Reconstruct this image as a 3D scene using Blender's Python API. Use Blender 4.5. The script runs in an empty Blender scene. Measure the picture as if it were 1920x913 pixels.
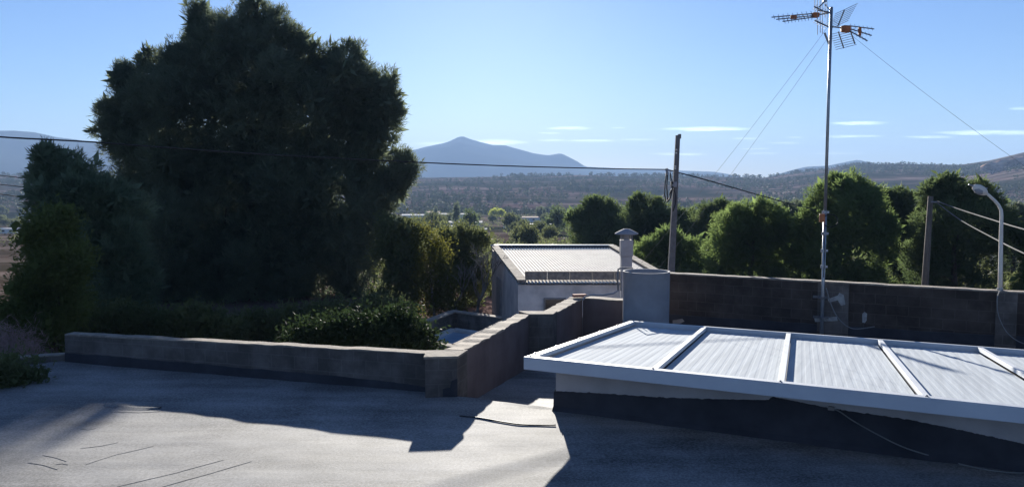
import bpy, math, random
import numpy as np
from mathutils import Vector, Matrix, noise as mn
random.seed(7); RNG=np.random.default_rng(11)
scene=bpy.context.scene
C=scene.collection
# ------------------------------------------------------------------ camera model
F=1600.0; PITCH=math.atan(116.5/F); CAM=Vector((0,0,3.0))
cp,sp=math.cos(PITCH),math.sin(PITCH)
def ray(px,py):
    u=(px-960)/F; v=(456.5-py)/F
    return Vector((u,cp+v*sp,-sp+v*cp))
def atY(px,py,D):
    r=ray(px,py); return CAM+r*(D/r.y)
def atZ(px,py,z):
    r=ray(px,py); return CAM+r*((z-3.0)/r.z)
def onplane(px,py,A,B):
    r=ray(px,py); dx,dy=B[0]-A[0],B[1]-A[1]
    # t*r.x - s*dx = A0 ; t*r.y - s*dy = A1
    det=-r.x*dy+dx*r.y
    t=(-A[0]*dy+dx*A[1])/det
    return CAM+r*t
SUN_R=-0.03; SUN_EL=math.radians(13.6)
# ------------------------------------------------------------------ helpers
def link(o,parent=None):
    C.objects.link(o)
    if parent is not None: o.parent=parent
    return o
def tag(o,label=None,cat=None,group=None,kind=None):
    if label: o['label']=label
    if cat: o['category']=cat
    if group: o['group']=group
    if kind: o['kind']=kind
    return o
def empty(name,loc,label,cat,group=None,rz=0):
    o=bpy.data.objects.new(name,None); o.location=loc; o.rotation_euler=(0,0,rz); o.empty_display_size=.2
    link(o); return tag(o,label,cat,group)
class MB:
    def __init__(s): s.v=[]; s.f=[]
    def add(s,vs,fs):
        n=len(s.v); s.v+= [tuple(v) for v in vs]; s.f+=[tuple(i+n for i in f) for f in fs]; return s
    def box(s,c,d,rz=0,rx=0,ry=0):
        M=Matrix.Rotation(rz,3,'Z')@Matrix.Rotation(ry,3,'Y')@Matrix.Rotation(rx,3,'X'); c=Vector(c)
        vs=[c+M@Vector((x*d[0]/2,y*d[1]/2,z*d[2]/2)) for x in(-1,1) for y in(-1,1) for z in(-1,1)]
        return s.add(vs,[(0,1,3,2),(4,6,7,5),(0,4,5,1),(2,3,7,6),(0,2,6,4),(1,5,7,3)])
    def beam(s,a,b,w,h,up=Vector((0,0,1))):
        a=Vector(a); b=Vector(b); d=(b-a).normalized(); sd=d.cross(up).normalized(); u=sd.cross(d)
        vs=[p+sd*x*w/2+u*z*h/2 for p in(a,b) for x in(-1,1) for z in(-1,1)]
        return s.add(vs,[(0,1,3,2),(4,6,7,5),(0,4,5,1),(2,3,7,6),(0,2,6,4),(1,5,7,3)])
    def tube(s,pts,r,n=8,cap=True):
        pts=[Vector(p) for p in pts]; rs=r if isinstance(r,(list,tuple)) else [r]*len(pts)
        prev=None; rings=[]
        for i,p in enumerate(pts):
            if i==0:d=pts[1]-p
            elif i==len(pts)-1:d=p-pts[i-1]
            else:d=pts[i+1]-pts[i-1]
            d.normalize()
            if prev is None: 
                a=Vector((0,0,1)) if abs(d.z)<.9 else Vector((1,0,0))
                x=d.cross(a).normalized()
            else: x=(prev-d*prev.dot(d)).normalized()
            prev=x; y=d.cross(x)
            rings.append([p+(x*math.cos(2*math.pi*k/n)+y*math.sin(2*math.pi*k/n))*rs[i] for k in range(n)])
        vs=[v for R in rings for v in R]; fs=[]
        for i in range(len(pts)-1):
            for k in range(n):
                fs.append((i*n+k,i*n+(k+1)%n,(i+1)*n+(k+1)%n,(i+1)*n+k))
        if cap: fs.append(tuple(range(n-1,-1,-1))); fs.append(tuple((len(pts)-1)*n+k for k in range(n)))
        return s.add(vs,fs)
    def lathe(s,c,prof,n=32):
        c=Vector(c); vs=[]; fs=[]
        for r,z in prof:
            for k in range(n):
                a=2*math.pi*k/n; vs.append(c+Vector((r*math.cos(a),r*math.sin(a),z)))
        for i in range(len(prof)-1):
            for k in range(n): fs.append((i*n+k,i*n+(k+1)%n,(i+1)*n+(k+1)%n,(i+1)*n+k))
        return s.add(vs,fs)
    def build(s,name,mat,parent=None,smooth=False,loc=None,rz=0,bevel=0):
        me=bpy.data.meshes.new(name); me.from_pydata(s.v,[],s.f); me.update()
        if mat: me.materials.append(mat)
        if smooth: me.polygons.foreach_set('use_smooth',[True]*len(me.polygons))
        o=bpy.data.objects.new(name,me); link(o,parent)
        if loc is not None: o.location=loc; o.rotation_euler=(0,0,rz)
        if bevel:
            m=o.modifiers.new('b','BEVEL'); m.width=bevel; m.segments=2; m.limit_method='ANGLE'
        return o
def npmesh(name,verts,faces,mat,parent=None,smooth=False):
    me=bpy.data.meshes.new(name); nv=len(verts); nf,k=faces.shape
    me.vertices.add(nv); me.vertices.foreach_set('co',verts.astype(np.float32).ravel())
    me.loops.add(nf*k); me.loops.foreach_set('vertex_index',faces.astype(np.int32).ravel())
    me.polygons.add(nf); me.polygons.foreach_set('loop_start',np.arange(0,nf*k,k,dtype=np.int32))
    me.polygons.foreach_set('loop_total',np.full(nf,k,dtype=np.int32))
    if smooth: me.polygons.foreach_set('use_smooth',[True]*nf)
    me.update(calc_edges=True)
    if mat: me.materials.append(mat)
    o=bpy.data.objects.new(name,me); return link(o,parent)
# in-parent coordinates: thing empties sit at a base point; parts are built in world coords then offset
def part(mb,name,mat,root,**k):
    o=mb.build(name,mat,root,**k); o.matrix_parent_inverse=Matrix.Identity(4)
    inv=(Matrix.Translation(root.location)@root.rotation_euler.to_matrix().to_4x4()).inverted()
    o.data.transform(inv); return o
def npart(o,root):
    inv=(Matrix.Translation(root.location)@root.rotation_euler.to_matrix().to_4x4()).inverted()
    o.data.transform(inv); return o
# ------------------------------------------------------------------ materials
class NT:
    def __init__(s,m): s.t=m.node_tree; s.n=s.t.nodes; s.l=s.t.links
    def new(s,ty,**k):
        n=s.n.new(ty)
        for a,b in k.items(): setattr(n,a,b)
        return n
    def link(s,a,b): s.l.new(a,b)
def newmat(name,base=(.5,.5,.5),rough=.8,spec=.3,metal=0):
    m=bpy.data.materials.new(name); m.use_nodes=True; N=NT(m)
    b=N.n['Principled BSDF']; b.inputs['Base Color'].default_value=(*base,1); b.inputs['Roughness'].default_value=rough
    b.inputs['Specular IOR Level'].default_value=spec; b.inputs['Metallic'].default_value=metal
    return m,N,b
def vary(N,b,c1,c2,scale=3,detail=6,lo=.35,hi=.65,bump=0,bscale=None,coord='Object',stretch=None,dist=.02,rot=0):
    tc=N.new('ShaderNodeTexCoord'); src=tc.outputs[coord]
    if stretch:
        if rot:
            m0=N.new('ShaderNodeMapping'); m0.inputs['Rotation'].default_value=(0,0,rot); N.link(src,m0.inputs[0]); src=m0.outputs[0]
        mp=N.new('ShaderNodeMapping'); mp.inputs['Scale'].default_value=stretch; N.link(src,mp.inputs[0]); src=mp.outputs[0]
    nz=N.new('ShaderNodeTexNoise'); nz.inputs['Scale'].default_value=scale; nz.inputs['Detail'].default_value=detail; nz.inputs['Roughness'].default_value=.6
    N.link(src,nz.inputs['Vector'])
    mr=N.new('ShaderNodeMapRange'); mr.inputs[1].default_value=lo; mr.inputs[2].default_value=hi; N.link(nz.outputs[0],mr.inputs[0])
    mx=N.new('ShaderNodeMix',data_type='RGBA'); mx.inputs[6].default_value=(*c1,1); mx.inputs[7].default_value=(*c2,1)
    N.link(mr.outputs[0],mx.inputs[0]); N.link(mx.outputs[2],b.inputs['Base Color'])
    if bump:
        n2=N.new('ShaderNodeTexNoise'); n2.inputs['Scale'].default_value=bscale or scale*6; n2.inputs['Detail'].default_value=5
        N.link(src,n2.inputs['Vector'])
        bp=N.new('ShaderNodeBump'); bp.inputs['Strength'].default_value=bump; bp.inputs['Distance'].default_value=dist
        N.link(n2.outputs[0],bp.inputs['Height']); N.link(bp.outputs[0],b.inputs['Normal'])
    return mx,src
def simple(name,c1,c2=None,rough=.8,spec=.3,metal=0,scale=4,bump=0,bscale=None,**k):
    m,N,b=newmat(name,c1,rough,spec,metal)
    if c2: vary(N,b,c1,c2,scale=scale,bump=bump,bscale=bscale,**k)
    return m
def leafmat(name,c1,c2,transl=.35,scale=.6,rough=.75):
    m,N,b=newmat(name,c1,rough,.12)
    mx,_=vary(N,b,c1,c2,scale=scale,detail=3,lo=.3,hi=.7)
    tr=N.new('ShaderNodeBsdfTranslucent'); ms=N.new('ShaderNodeMixShader'); ms.inputs[0].default_value=transl
    hs=N.new('ShaderNodeHueSaturation'); hs.inputs['Value'].default_value=1.5; hs.inputs['Hue'].default_value=.495
    N.link(mx.outputs[2],hs.inputs['Color']); N.link(hs.outputs[0],tr.inputs[0])
    N.link(b.outputs[0],ms.inputs[1]); N.link(tr.outputs[0],ms.inputs[2])
    N.link(ms.outputs[0],N.n['Material Output'].inputs[0])
    return m
M={}
# mineral felt: dark with pale granules
m,N,b=newmat('mineral_felt',(.1,.1,.1),.84,.62)
tc=N.new('ShaderNodeTexCoord')
n1=N.new('ShaderNodeTexNoise'); n1.inputs['Scale'].default_value=.8; n1.inputs['Detail'].default_value=7; n1.inputs['Roughness'].default_value=.65
n2=N.new('ShaderNodeTexNoise'); n2.inputs['Scale'].default_value=34; n2.inputs['Detail'].default_value=3; n2.inputs['Roughness'].default_value=.8
mp=N.new('ShaderNodeMapping'); mp.inputs['Scale'].default_value=(.35,2.2,1); mp.inputs['Rotation'].default_value=(0,0,.35)
n3=N.new('ShaderNodeTexNoise'); n3.inputs['Scale'].default_value=1.6; n3.inputs['Detail'].default_value=5
N.link(tc.outputs['Object'],mp.inputs[0]); N.link(mp.outputs[0],n3.inputs['Vector'])
for n in(n1,n2): N.link(tc.outputs['Object'],n.inputs['Vector'])
def MR(N,src,a,b_,c=0,d=1):
    r=N.new('ShaderNodeMapRange'); r.inputs[1].default_value=a; r.inputs[2].default_value=b_; r.inputs[3].default_value=c; r.inputs[4].default_value=d
    N.link(src,r.inputs[0]); return r.outputs[0]
def MATH(N,op,a,b_=None,clamp=False):
    n=N.new('ShaderNodeMath',operation=op); n.use_clamp=clamp
    for i,x in enumerate((a,b_)):
        if x is None: continue
        if isinstance(x,(int,float)): n.inputs[i].default_value=x
        else: N.link(x,n.inputs[i])
    return n.outputs[0]
blot=MATH(N,'ADD',MR(N,n1.outputs[0],.38,.62,.0,.6),MR(N,n3.outputs[0],.35,.65,0,.4))
gran=MR(N,n2.outputs[0],.42,.6,0,1)
fac=MATH(N,'ADD',MATH(N,'MULTIPLY',blot,.6),MATH(N,'MULTIPLY',gran,.42),True)
mx=N.new('ShaderNodeMix',data_type='RGBA'); mx.inputs[6].default_value=(.038,.037,.036,1); mx.inputs[7].default_value=(.32,.31,.297,1)
N.link(fac,mx.inputs[0]); N.link(mx.outputs[2],b.inputs['Base Color'])
bp=N.new('ShaderNodeBump'); bp.inputs['Strength'].default_value=.6; bp.inputs['Distance'].default_value=.003
bb=N.new('ShaderNodeTexNoise'); bb.inputs['Scale'].default_value=85; bb.inputs['Detail'].default_value=4; N.link(tc.outputs['Object'],bb.inputs['Vector'])
N.link(bb.outputs[0],bp.inputs['Height'])
bp2=N.new('ShaderNodeBump'); bp2.inputs['Strength'].default_value=.35; bp2.inputs['Distance'].default_value=.015
N.link(n3.outputs[0],bp2.inputs['Height']); N.link(bp.outputs[0],bp2.inputs['Normal']); N.link(bp2.outputs[0],b.inputs['Normal'])
M['felt']=m
M['seam']=simple('felt_lap',(.085,.085,.085),(.15,.15,.148),rough=.9,scale=8)
M['black_felt']=simple('black_felt',(.022,.023,.03),(.045,.045,.055),rough=.75,scale=2,bump=.3,bscale=20)
def blockmat(name,c1,c2,mort,bw=.4,bh=.2,mstr=.5,stain=(.5,.48,.45),stainamt=.25):
    m,N,b=newmat(name,c1,.95,.15)
    tc=N.new('ShaderNodeTexCoord'); sx=N.new('ShaderNodeSeparateXYZ'); cx=N.new('ShaderNodeCombineXYZ')
    N.link(tc.outputs['Object'],sx.inputs[0]); N.link(sx.outputs[0],cx.inputs[0]); N.link(sx.outputs[2],cx.inputs[1])
    br=N.new('ShaderNodeTexBrick'); br.inputs['Scale'].default_value=1; br.inputs['Brick Width'].default_value=bw; br.inputs['Row Height'].default_value=bh
    br.inputs['Mortar Size'].default_value=.01; br.inputs['Mortar Smooth'].default_value=.4
    br.inputs['Color1'].default_value=(*c1,1); br.inputs['Color2'].default_value=(*c2,1); br.inputs['Mortar'].default_value=(*mort,1)
    dn=N.new('ShaderNodeTexNoise'); dn.inputs['Scale'].default_value=5; N.link(cx.outputs[0],dn.inputs['Vector'])
    va=N.new('ShaderNodeVectorMath',operation='MULTIPLY_ADD'); va.inputs[1].default_value=(.03,.03,0); N.link(dn.outputs[1],va.inputs[0]); N.link(cx.outputs[0],va.inputs[2])
    N.link(va.outputs[0],br.inputs['Vector'])
    nz=N.new('ShaderNodeTexNoise'); nz.inputs['Scale'].default_value=2.2; nz.inputs['Detail'].default_value=8; nz.inputs['Roughness'].default_value=.7; N.link(tc.outputs['Object'],nz.inputs['Vector'])
    f=MR(N,nz.outputs[0],.42,.7,0,stainamt*2)
    mx=N.new('ShaderNodeMix',data_type='RGBA'); N.link(f,mx.inputs[0]); N.link(br.outputs['Color'],mx.inputs[6]); mx.inputs[7].default_value=(*stain,1)
    nd=N.new('ShaderNodeTexNoise'); nd.inputs['Scale'].default_value=1.1; nd.inputs['Detail'].default_value=6; N.link(tc.outputs['Object'],nd.inputs['Vector'])
    g=MR(N,nd.outputs[0],.35,.6,.72,1)
    m2=N.new('ShaderNodeMix',data_type='RGBA',blend_type='MULTIPLY'); m2.inputs[0].default_value=1; N.link(mx.outputs[2],m2.inputs[6])
    cg=N.new('ShaderNodeCombineColor'); [N.link(g,cg.inputs[i]) for i in range(3)]; N.link(cg.outputs[0],m2.inputs[7])
    N.link(m2.outputs[2],b.inputs['Base Color'])
    bp=N.new('ShaderNodeBump'); bp.inputs['Strength'].default_value=mstr; bp.inputs['Distance'].default_value=.01
    hh=MATH(N,'ADD',MATH(N,'MULTIPLY',br.outputs['Fac'],-1.0),nz.outputs[0]); N.link(hh,bp.inputs['Height']); N.link(bp.outputs[0],b.inputs['Normal'])
    return m
M['block']=blockmat('block_wall',(.115,.1,.09),(.095,.083,.075),(.145,.128,.116),stain=(.25,.215,.19),stainamt=.3)
M['render']=blockmat('rendered_wall',(.165,.125,.12),(.15,.115,.11),(.15,.115,.11),bw=1.2,bh=.6,mstr=.2,stain=(.22,.19,.185),stainamt=.15)
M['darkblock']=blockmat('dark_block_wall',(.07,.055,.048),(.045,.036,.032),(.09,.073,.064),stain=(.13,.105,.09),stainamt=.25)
M['coping']=simple('coping',(.34,.285,.225),(.18,.15,.125),rough=.95,scale=6,bump=.6,bscale=25)
M['plaster']=simple('plaster',(.5,.46,.45),(.38,.35,.34),rough=.9,scale=1.5,bump=.2,bscale=30)
M['patch']=simple('patch',(.42,.41,.38),(.26,.25,.24),rough=.9,scale=9)
M['white_metal']=simple('white_metal',(.56,.58,.6),(.48,.5,.53),rough=.6,spec=.25,scale=2,lo=.3,hi=.7)
m,N,b=newmat('panel_metal',(.6,.63,.66),.9,.04)
mx,src=vary(N,b,(.5,.535,.56),(.4,.43,.455),scale=1.6,detail=8,stretch=(7,.25,1),rot=.42)
M['panel']=m
M['dark']=simple('dark_gap',(.03,.03,.035),(.05,.05,.055),rough=.8)
M['fibre']=simple('fibre_cement',(.33,.33,.345),(.26,.26,.275),rough=.9,scale=2.5,bump=.25,bscale=20)
M['concrete']=simple('concrete',(.3,.28,.26),(.22,.2,.19),rough=.95,scale=4,bump=.3,bscale=30)
M['corr']=simple('corrugated_white',(.78,.72,.63),(.66,.6,.52),rough=.8,spec=.09,scale=1.8,detail=8)
M['shedwall']=simple('shed_wall',(.78,.72,.66),(.52,.48,.44),rough=.95,scale=1.3,detail=8,bump=.3,bscale=12)
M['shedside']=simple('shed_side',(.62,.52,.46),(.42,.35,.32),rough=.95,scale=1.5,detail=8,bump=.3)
M['glass']=simple('dark_window',(.02,.022,.025),(.03,.03,.035),rough=.15,spec=.5)
M['steel']=simple('galvanised',(.36,.38,.41),(.28,.3,.32),rough=.4,metal=.7,scale=6)
M['alu']=simple('aluminium',(.3,.31,.33),(.22,.23,.24),rough=.45,metal=.6,scale=12)
M['orange']=simple('orange_plastic',(.5,.17,.06),(.35,.12,.05),rough=.5,scale=10)
M['pole']=simple('pole_concrete',(.17,.165,.165),(.12,.115,.115),rough=.95,scale=5,bump=.2)
M['wood']=simple('pole_wood',(.17,.14,.11),(.1,.085,.07),rough=.95,scale=5,stretch=(6,6,.5),bump=.4)
M['cable']=simple('black_cable',(.02,.02,.022),(.03,.03,.032),rough=.6)
M['greycable']=simple('grey_cable',(.22,.22,.21),(.16,.16,.16),rough=.6)
M['bark']=simple('bark',(.09,.065,.05),(.05,.038,.03),rough=.95,scale=6,bump=.6)
M['greybark']=simple('grey_bark',(.2,.18,.16),(.13,.115,.1),rough=.95,scale=6,bump=.4)
M['pine_dark']=leafmat('pine_dark',(.075,.098,.065),(.14,.165,.1),.42,.35)
M['pine_blue']=leafmat('pine_blue',(.07,.1,.06),(.17,.21,.12),.5,.5)
M['pine']=leafmat('pine_green',(.066,.1,.034),(.13,.18,.058),.58,.45)
M['pine_mid']=leafmat('pine_mid',(.05,.076,.032),(.1,.132,.05),.52,.45)
M['leftgreen']=leafmat('left_green_leaf',(.06,.085,.025),(.14,.16,.045),.5,.5)
M['olive']=leafmat('olive_leaf',(.06,.075,.03),(.12,.135,.055),.45,.5)
M['yellow']=leafmat('yellow_leaf',(.06,.07,.014),(.11,.105,.022),.45,.8)
M['lime']=leafmat('lime_leaf',(.25,.3,.05),(.35,.38,.08),.5,.8)
M['gloss']=leafmat('glossy_leaf',(.016,.028,.011),(.032,.05,.02),.3,1.2,rough=.75)
M['dry']=leafmat('dry_twig',(.2,.14,.13),(.3,.22,.2),.3,1.5)
# ------------------------------------------------------------------ terrain
def pinterp(x,pts):
    return np.interp(x,[p[0] for p in pts],[p[1] for p in pts])
RIDGE=[(-900,318),(0,330),(250,332),(740,334),(860,331),(1000,329),(1100,328),(1180,331),(1350,331),(1430,333),(1500,324),(1590,311.5),(1640,310),(1700,309),(1800,311),(1850,306),(1920,293),(2100,258),(2600,250)]
def ridge_z(px): return 3+(340-pinterp(px,RIDGE))/F*1500
def ground_z(x,y):
    D=max(math.hypot(x,y)*.98,.1)
    if y>0.3*abs(x): px=960+F*x/y
    else: px=960+F*3.3*(1 if x>0 else -1)
    px=max(-900,min(2700,px)); rz=float(ridge_z(px))
    base=float(np.interp(D,[0,45,120,400,620,1000,1500,1900,2600,6500],[-3.2,-3.2,-7,-17.5,-20,-3.5-6+rz*.45,rz,rz-25,-30,-40]))
    amp=float(np.interp(D,[0,60,200,700,1400,2500,6500],[0,0,.5,2.5,5,6,6]))
    amp2=float(np.interp(D,[0,500,1000,1350,1480,1560,1800,6500],[0,0,1,.6,.12,.15,1,1]))
    n=mn.fractal(Vector((x*.006,y*.004,3.1)),1.0,2.0,5)
    return base+n*amp*(.35+.65*amp2)
angs=np.unique(np.concatenate([np.arange(-180,-42,6.0),np.arange(-42,42,.3),np.arange(42,181,6.0)]))
rads=np.concatenate([[.01],np.geomspace(4,6400,170)])
V=[];Fc=[]
na=len(angs)
for r in rads:
    for a in angs:
        x=r*math.sin(math.radians(a)); y=r*math.cos(math.radians(a)); V.append((x,y,ground_z(x,y)))
for i in range(len(rads)-1):
    for j in range(na-1):
        Fc.append((i*na+j,i*na+j+1,(i+1)*na+j+1,(i+1)*na+j))
m,N,b=newmat('terrain',(.15,.12,.1),1,0)
geo=N.new('ShaderNodeNewGeometry')
def nz(scale,detail=6,st=(1,1,1),rough=.6,rot=0):
    mp=N.new('ShaderNodeMapping'); mp.inputs['Scale'].default_value=st; mp.inputs['Rotation'].default_value=(0,0,rot); N.link(geo.outputs['Position'],mp.inputs[0])
    n=N.new('ShaderNodeTexNoise'); n.inputs['Scale'].default_value=scale; n.inputs['Detail'].default_value=detail; n.inputs['Roughness'].default_value=rough
    N.link(mp.outputs[0],n.inputs['Vector']); return n.outputs[0]
big=MR(N,nz(.006,5),.42,.58); fine=MR(N,nz(.05,6,(1,.5,1),.7),.4,.6); field=MR(N,nz(.02,2,(1,.35,1)),.45,.55); ter=MR(N,nz(.012,4,(.3,3,1),.6,.15),.46,.56)
def MIX(f,a,b_):
    mx=N.new('ShaderNodeMix',data_type='RGBA')
    if isinstance(f,(int,float)): mx.inputs[0].default_value=f
    else: N.link(f,mx.inputs[0])
    for i,c in((6,a),(7,b_)):
        if isinstance(c,tuple): mx.inputs[i].default_value=(*c,1)
        else: N.link(c,mx.inputs[i])
    return mx.outputs[2]
soil=MIX(field,(.14,.09,.085),(.08,.058,.05)); soil=MIX(MATH(N,'MULTIPLY',ter,.7),soil,(.32,.24,.22))
scrub=MIX(fine,(.02,.026,.016),(.045,.045,.03))
c=MIX(big,soil,scrub); c=MIX(MATH(N,'MULTIPLY',fine,.45),c,(.03,.034,.022))
# quarry faces on the right hill
qx=N.new('ShaderNodeSeparateXYZ'); N.link(geo.outputs['Position'],qx.inputs[0])
N.link(c,b.inputs['Base Color'])
M['terrain']=m
g=npmesh('ground',np.array(V),np.array(Fc),m,smooth=True); tag(g,kind='structure')
# mountains: real ridges with depth
def mountain(name,prof,D0,depth,x0,x1,mat,seed,amp=.12,basey=345):
    xs=np.arange(x0,x1+1,7.0); n=45; V=[];Fc=[]
    for i in range(n):
        t=-1+2*i/(n-1); D=D0+t*depth
        for px in xs:
            crest=(340-float(pinterp(px,prof)))/F*D0
            X=(px-960)/F*D0
            s=(1-abs(t))**(.85)
            nn=mn.fractal(Vector((X*.0022,D*.0022,seed)),1.0,2.1,6); rr=1-abs(mn.noise(Vector((X*.0035,D*.0012,seed+9))))*1.6
            edge=min(1,(px-x0)/120,(x1-px)/120)
            z=-40+(crest+43)*s*max(edge,0)+ (nn*amp+(.5-rr)*amp*.5)*max(crest,25)*min(1,abs(t)*5)*(1-abs(t))*1.6*max(edge,0)
            V.append((X,D,z))
    k=len(xs)
    for i in range(n-1):
        for j in range(k-1): Fc.append((i*k+j,i*k+j+1,(i+1)*k+j+1,(i+1)*k+j))
    o=npmesh(name,np.array(V),np.array(Fc),mat,smooth=True); return tag(o,kind='structure')
M['mount']=simple('mountain_scrub',(.03,.038,.03),(.06,.06,.05),rough=1,spec=0,scale=.004,detail=8,coord='Object')
mountain('mountain',[(500,300),(740,288),(780,281),(800,276),(838,268),(852,262),(860,257.5),(870,257),(880,261),(900,267),(925,273),(945,273),(960,277),(1000,288),(1028,292),(1050,288),(1060,292),(1080,302),(1097,313),(1180,317),(1240,319),(1300,321),(1340,322.5),(1355,327),(1385,334),(1420,345),(1600,360)],4600,1300,380,1560,M['mount'],1.3)
mountain('mountain',[(-500,235),(0,246.5),(30,246),(70,249),(110,258),(150,263),(180,268),(215,278),(300,300),(420,310),(700,325),(900,345)],3300,1100,-600,860,M['mount'],5.3)
mountain('mountain',[(1380,345),(1440,333),(1480,320),(1510,313),(1550,311),(1580,305),(1603,300.5),(1625,307),(1700,318),(1800,330),(2000,345)],3800,900,1330,2050,M['mount'],8.3)
mountain('hill',[(-300,338),(60,330),(140,318),(190,309),(250,315),(330,325),(500,338)],2300,500,-260,560,M['mount'],2.3)
# the quarry: a cut rock face standing into the right hill
def hill_pt(px,py,D): return atY(px,py,D)
qm=simple('quarry_rock',(.55,.37,.28),(.26,.17,.14),rough=1,spec=0,scale=.06,detail=8,lo=.42,hi=.58,stretch=(1,1,3))
def quarry(name,rows,D,mat):
    mb=MB(); xs=np.linspace(0,1,30)
    V=[];Fc=[]
    nr=9
    for i in range(nr+1):
        t=i/nr
        for k,s in enumerate(xs):
            px=rows[0]+(rows[1]-rows[0])*s
            top=float(pinterp(px,rows[2])); bot=float(pinterp(px,rows[3]))
            py=bot+(top-bot)*t+ (mn.noise(Vector((px*.06,t*3,1)))*3 if 0<t else 0)
            V.append(atY(px,py,D+ (math.floor(t*3)*9)+t*14+mn.noise(Vector((px*.08,t*5,4)))*9))
    kx=len(xs)
    for i in range(nr):
        for j in range(kx-1): Fc.append((i*kx+j,i*kx+j+1,(i+1)*kx+j+1,(i+1)*kx+j))
    o=npmesh(name,np.array([tuple(v) for v in V]),np.array(Fc),mat); return tag(o,kind='structure')
# ------------------------------------------------------------------ foliage
def leaf_cloud(lobes,tufts,per,ll,lw,spread=.9,up=.35,shell=(.45,1.04),tr=.16,rng=None,droop=0):
    """lobes: (cx,cy,cz,rx,ry,rz). returns verts,faces of small pointed leaf faces in clumps through the crown volume"""
    rng=rng or RNG
    L=np.array(lobes,float); w=(L[:,3]*L[:,5])**.85; w/=w.sum()
    idx=rng.choice(len(L),tufts,p=w); d=rng.normal(size=(tufts,3)); d/=np.linalg.norm(d,axis=1)[:,None]
    rad=shell[0]+(shell[1]-shell[0])*rng.random(tufts)**.45
    lump=1+.14*np.sin(d[:,0]*6+idx*1.7)*np.cos(d[:,2]*7+idx)+.1*rng.normal(size=tufts)*.6
    c=L[idx,:3]+d*L[idx,3:6]*(rad*lump)[:,None]
    nrm=d*1.0; nrm[:,2]+=up; nrm/=np.linalg.norm(nrm,axis=1)[:,None]
    c=np.repeat(c,per,0); nr=np.repeat(nrm,per,0); n=len(c)
    dr=nr+rng.normal(size=(n,3))*spread; dr[:,2]-=droop; dr/=np.linalg.norm(dr,axis=1)[:,None]
    base=c+rng.normal(size=(n,3))*tr
    sd=np.cross(dr,rng.normal(size=(n,3))); sd/=np.linalg.norm(sd,axis=1)[:,None]
    l=ll*(.6+.8*rng.random(n))[:,None]; wd=lw*(.6+.8*rng.random(n))[:,None]
    v=np.stack([base-sd*wd*.35,base+dr*l*.5-sd*wd*.5,base+dr*l,base+dr*l*.5+sd*wd*.5],1).reshape(-1,3)
    f=np.arange(n*4).reshape(-1,4); return v,f
def limb_mesh(base,top,lobes,r0,rng,nl=7):
    mb=MB(); base=Vector(base); top=Vector(top)
    pts=[];rs=[]
    for i in range(9):
        t=i/8; p=base.lerp(top,t)+Vector((mn.noise(Vector((t*2.5,base.x,1))),mn.noise(Vector((t*2.5,base.y,5))),0))*r0*2.2*t
        pts.append(p); rs.append(r0*(1-.8*t)*(1+.35*max(0,.12-t)*8))
    mb.tube(pts,rs,9)
    ls=sorted(lobes,key=lambda l:-l[3])[:nl]
    for l in ls:
        e=Vector(l[:3]); t=max(.25,min(.85,(e.z-base.z)/(top.z-base.z+1e-6)*.7)); s=base.lerp(top,t)
        mid=s.lerp(e,.5)+Vector((0,0,-.06*(e-s).length)); r=r0*.45*(1-t*.5)
        mb.tube([s,mid,e],[r,r*.65,r*.2],6)
        for k in range(3):
            q=e+Vector(rng.normal(size=3)).normalized()*l[3]*.6; mb.tube([mid.lerp(e,.5),q],[r*.35,r*.1],5)
    return mb
def tree(name,label,lobes_px,D,mat,tufts,per,ll,lw,base_px=None,group=None,cat='tree',bark='bark',r0=.22,depth=1.0,seed=1,gz=None,spread=.9,up=.35,tr=.16,shell=(.4,1.04),jit=.35,droop=0,core=0):
    rng=np.random.default_rng(seed); lobes=[]
    for l in lobes_px:
        px,py,rx=l[:3]; ry=l[3] if len(l)>3 else rx; dd=l[4] if len(l)>4 else (rng.random()*2-1)*jit*rx*D/F*2
        p=atY(px,py,D+dd); s=(D+dd)/F
        lobes.append((p.x,p.y,p.z,rx*s,rx*s*depth,ry*s))
    for (a,b_,c_,d_,e_,f_) in list(lobes):
        if d_*F/D<14: continue
        for k in range(7):
            q=rng.normal(size=3); q[2]=abs(q[2])*.9 if k<4 else q[2]; q/=np.linalg.norm(q); ss=.2+.22*rng.random()
            lobes.append((a+q[0]*d_*.93,b_+q[1]*e_*.93,c_+q[2]*f_*.93,d_*ss,e_*ss,f_*ss*1.25))
    if base_px is None: base_px=sum(l[0]*l[2] for l in lobes_px)/sum(l[2] for l in lobes_px)
    bx=(base_px-960)/F*D; z0=ground_z(bx,D) if gz is None else gz
    root=empty(name,(bx,D,z0),label,cat,group)
    topl=max(lobes,key=lambda l:l[2])
    tb=limb_mesh((bx,D,z0-.2),(topl[0]*.7+bx*.3,topl[1]*.7+D*.3,topl[2]),lobes,r0,rng)
    part(tb,'trunk',M[bark],root,smooth=True)
    v,f=leaf_cloud(lobes,tufts,per,ll,lw,rng=rng,spread=spread,up=up,tr=tr,shell=shell,droop=droop)
    if core:
        v2,f2=leaf_cloud(lobes,core,6,ll*1.8,lw*6,rng=rng,spread=1.5,tr=.1,shell=(0,.7)); f2=f2+len(v); v=np.concatenate([v,v2]); f=np.concatenate([f,f2])
    npart(npmesh('crown',v,f,M[mat],root),root)
    return root
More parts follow.
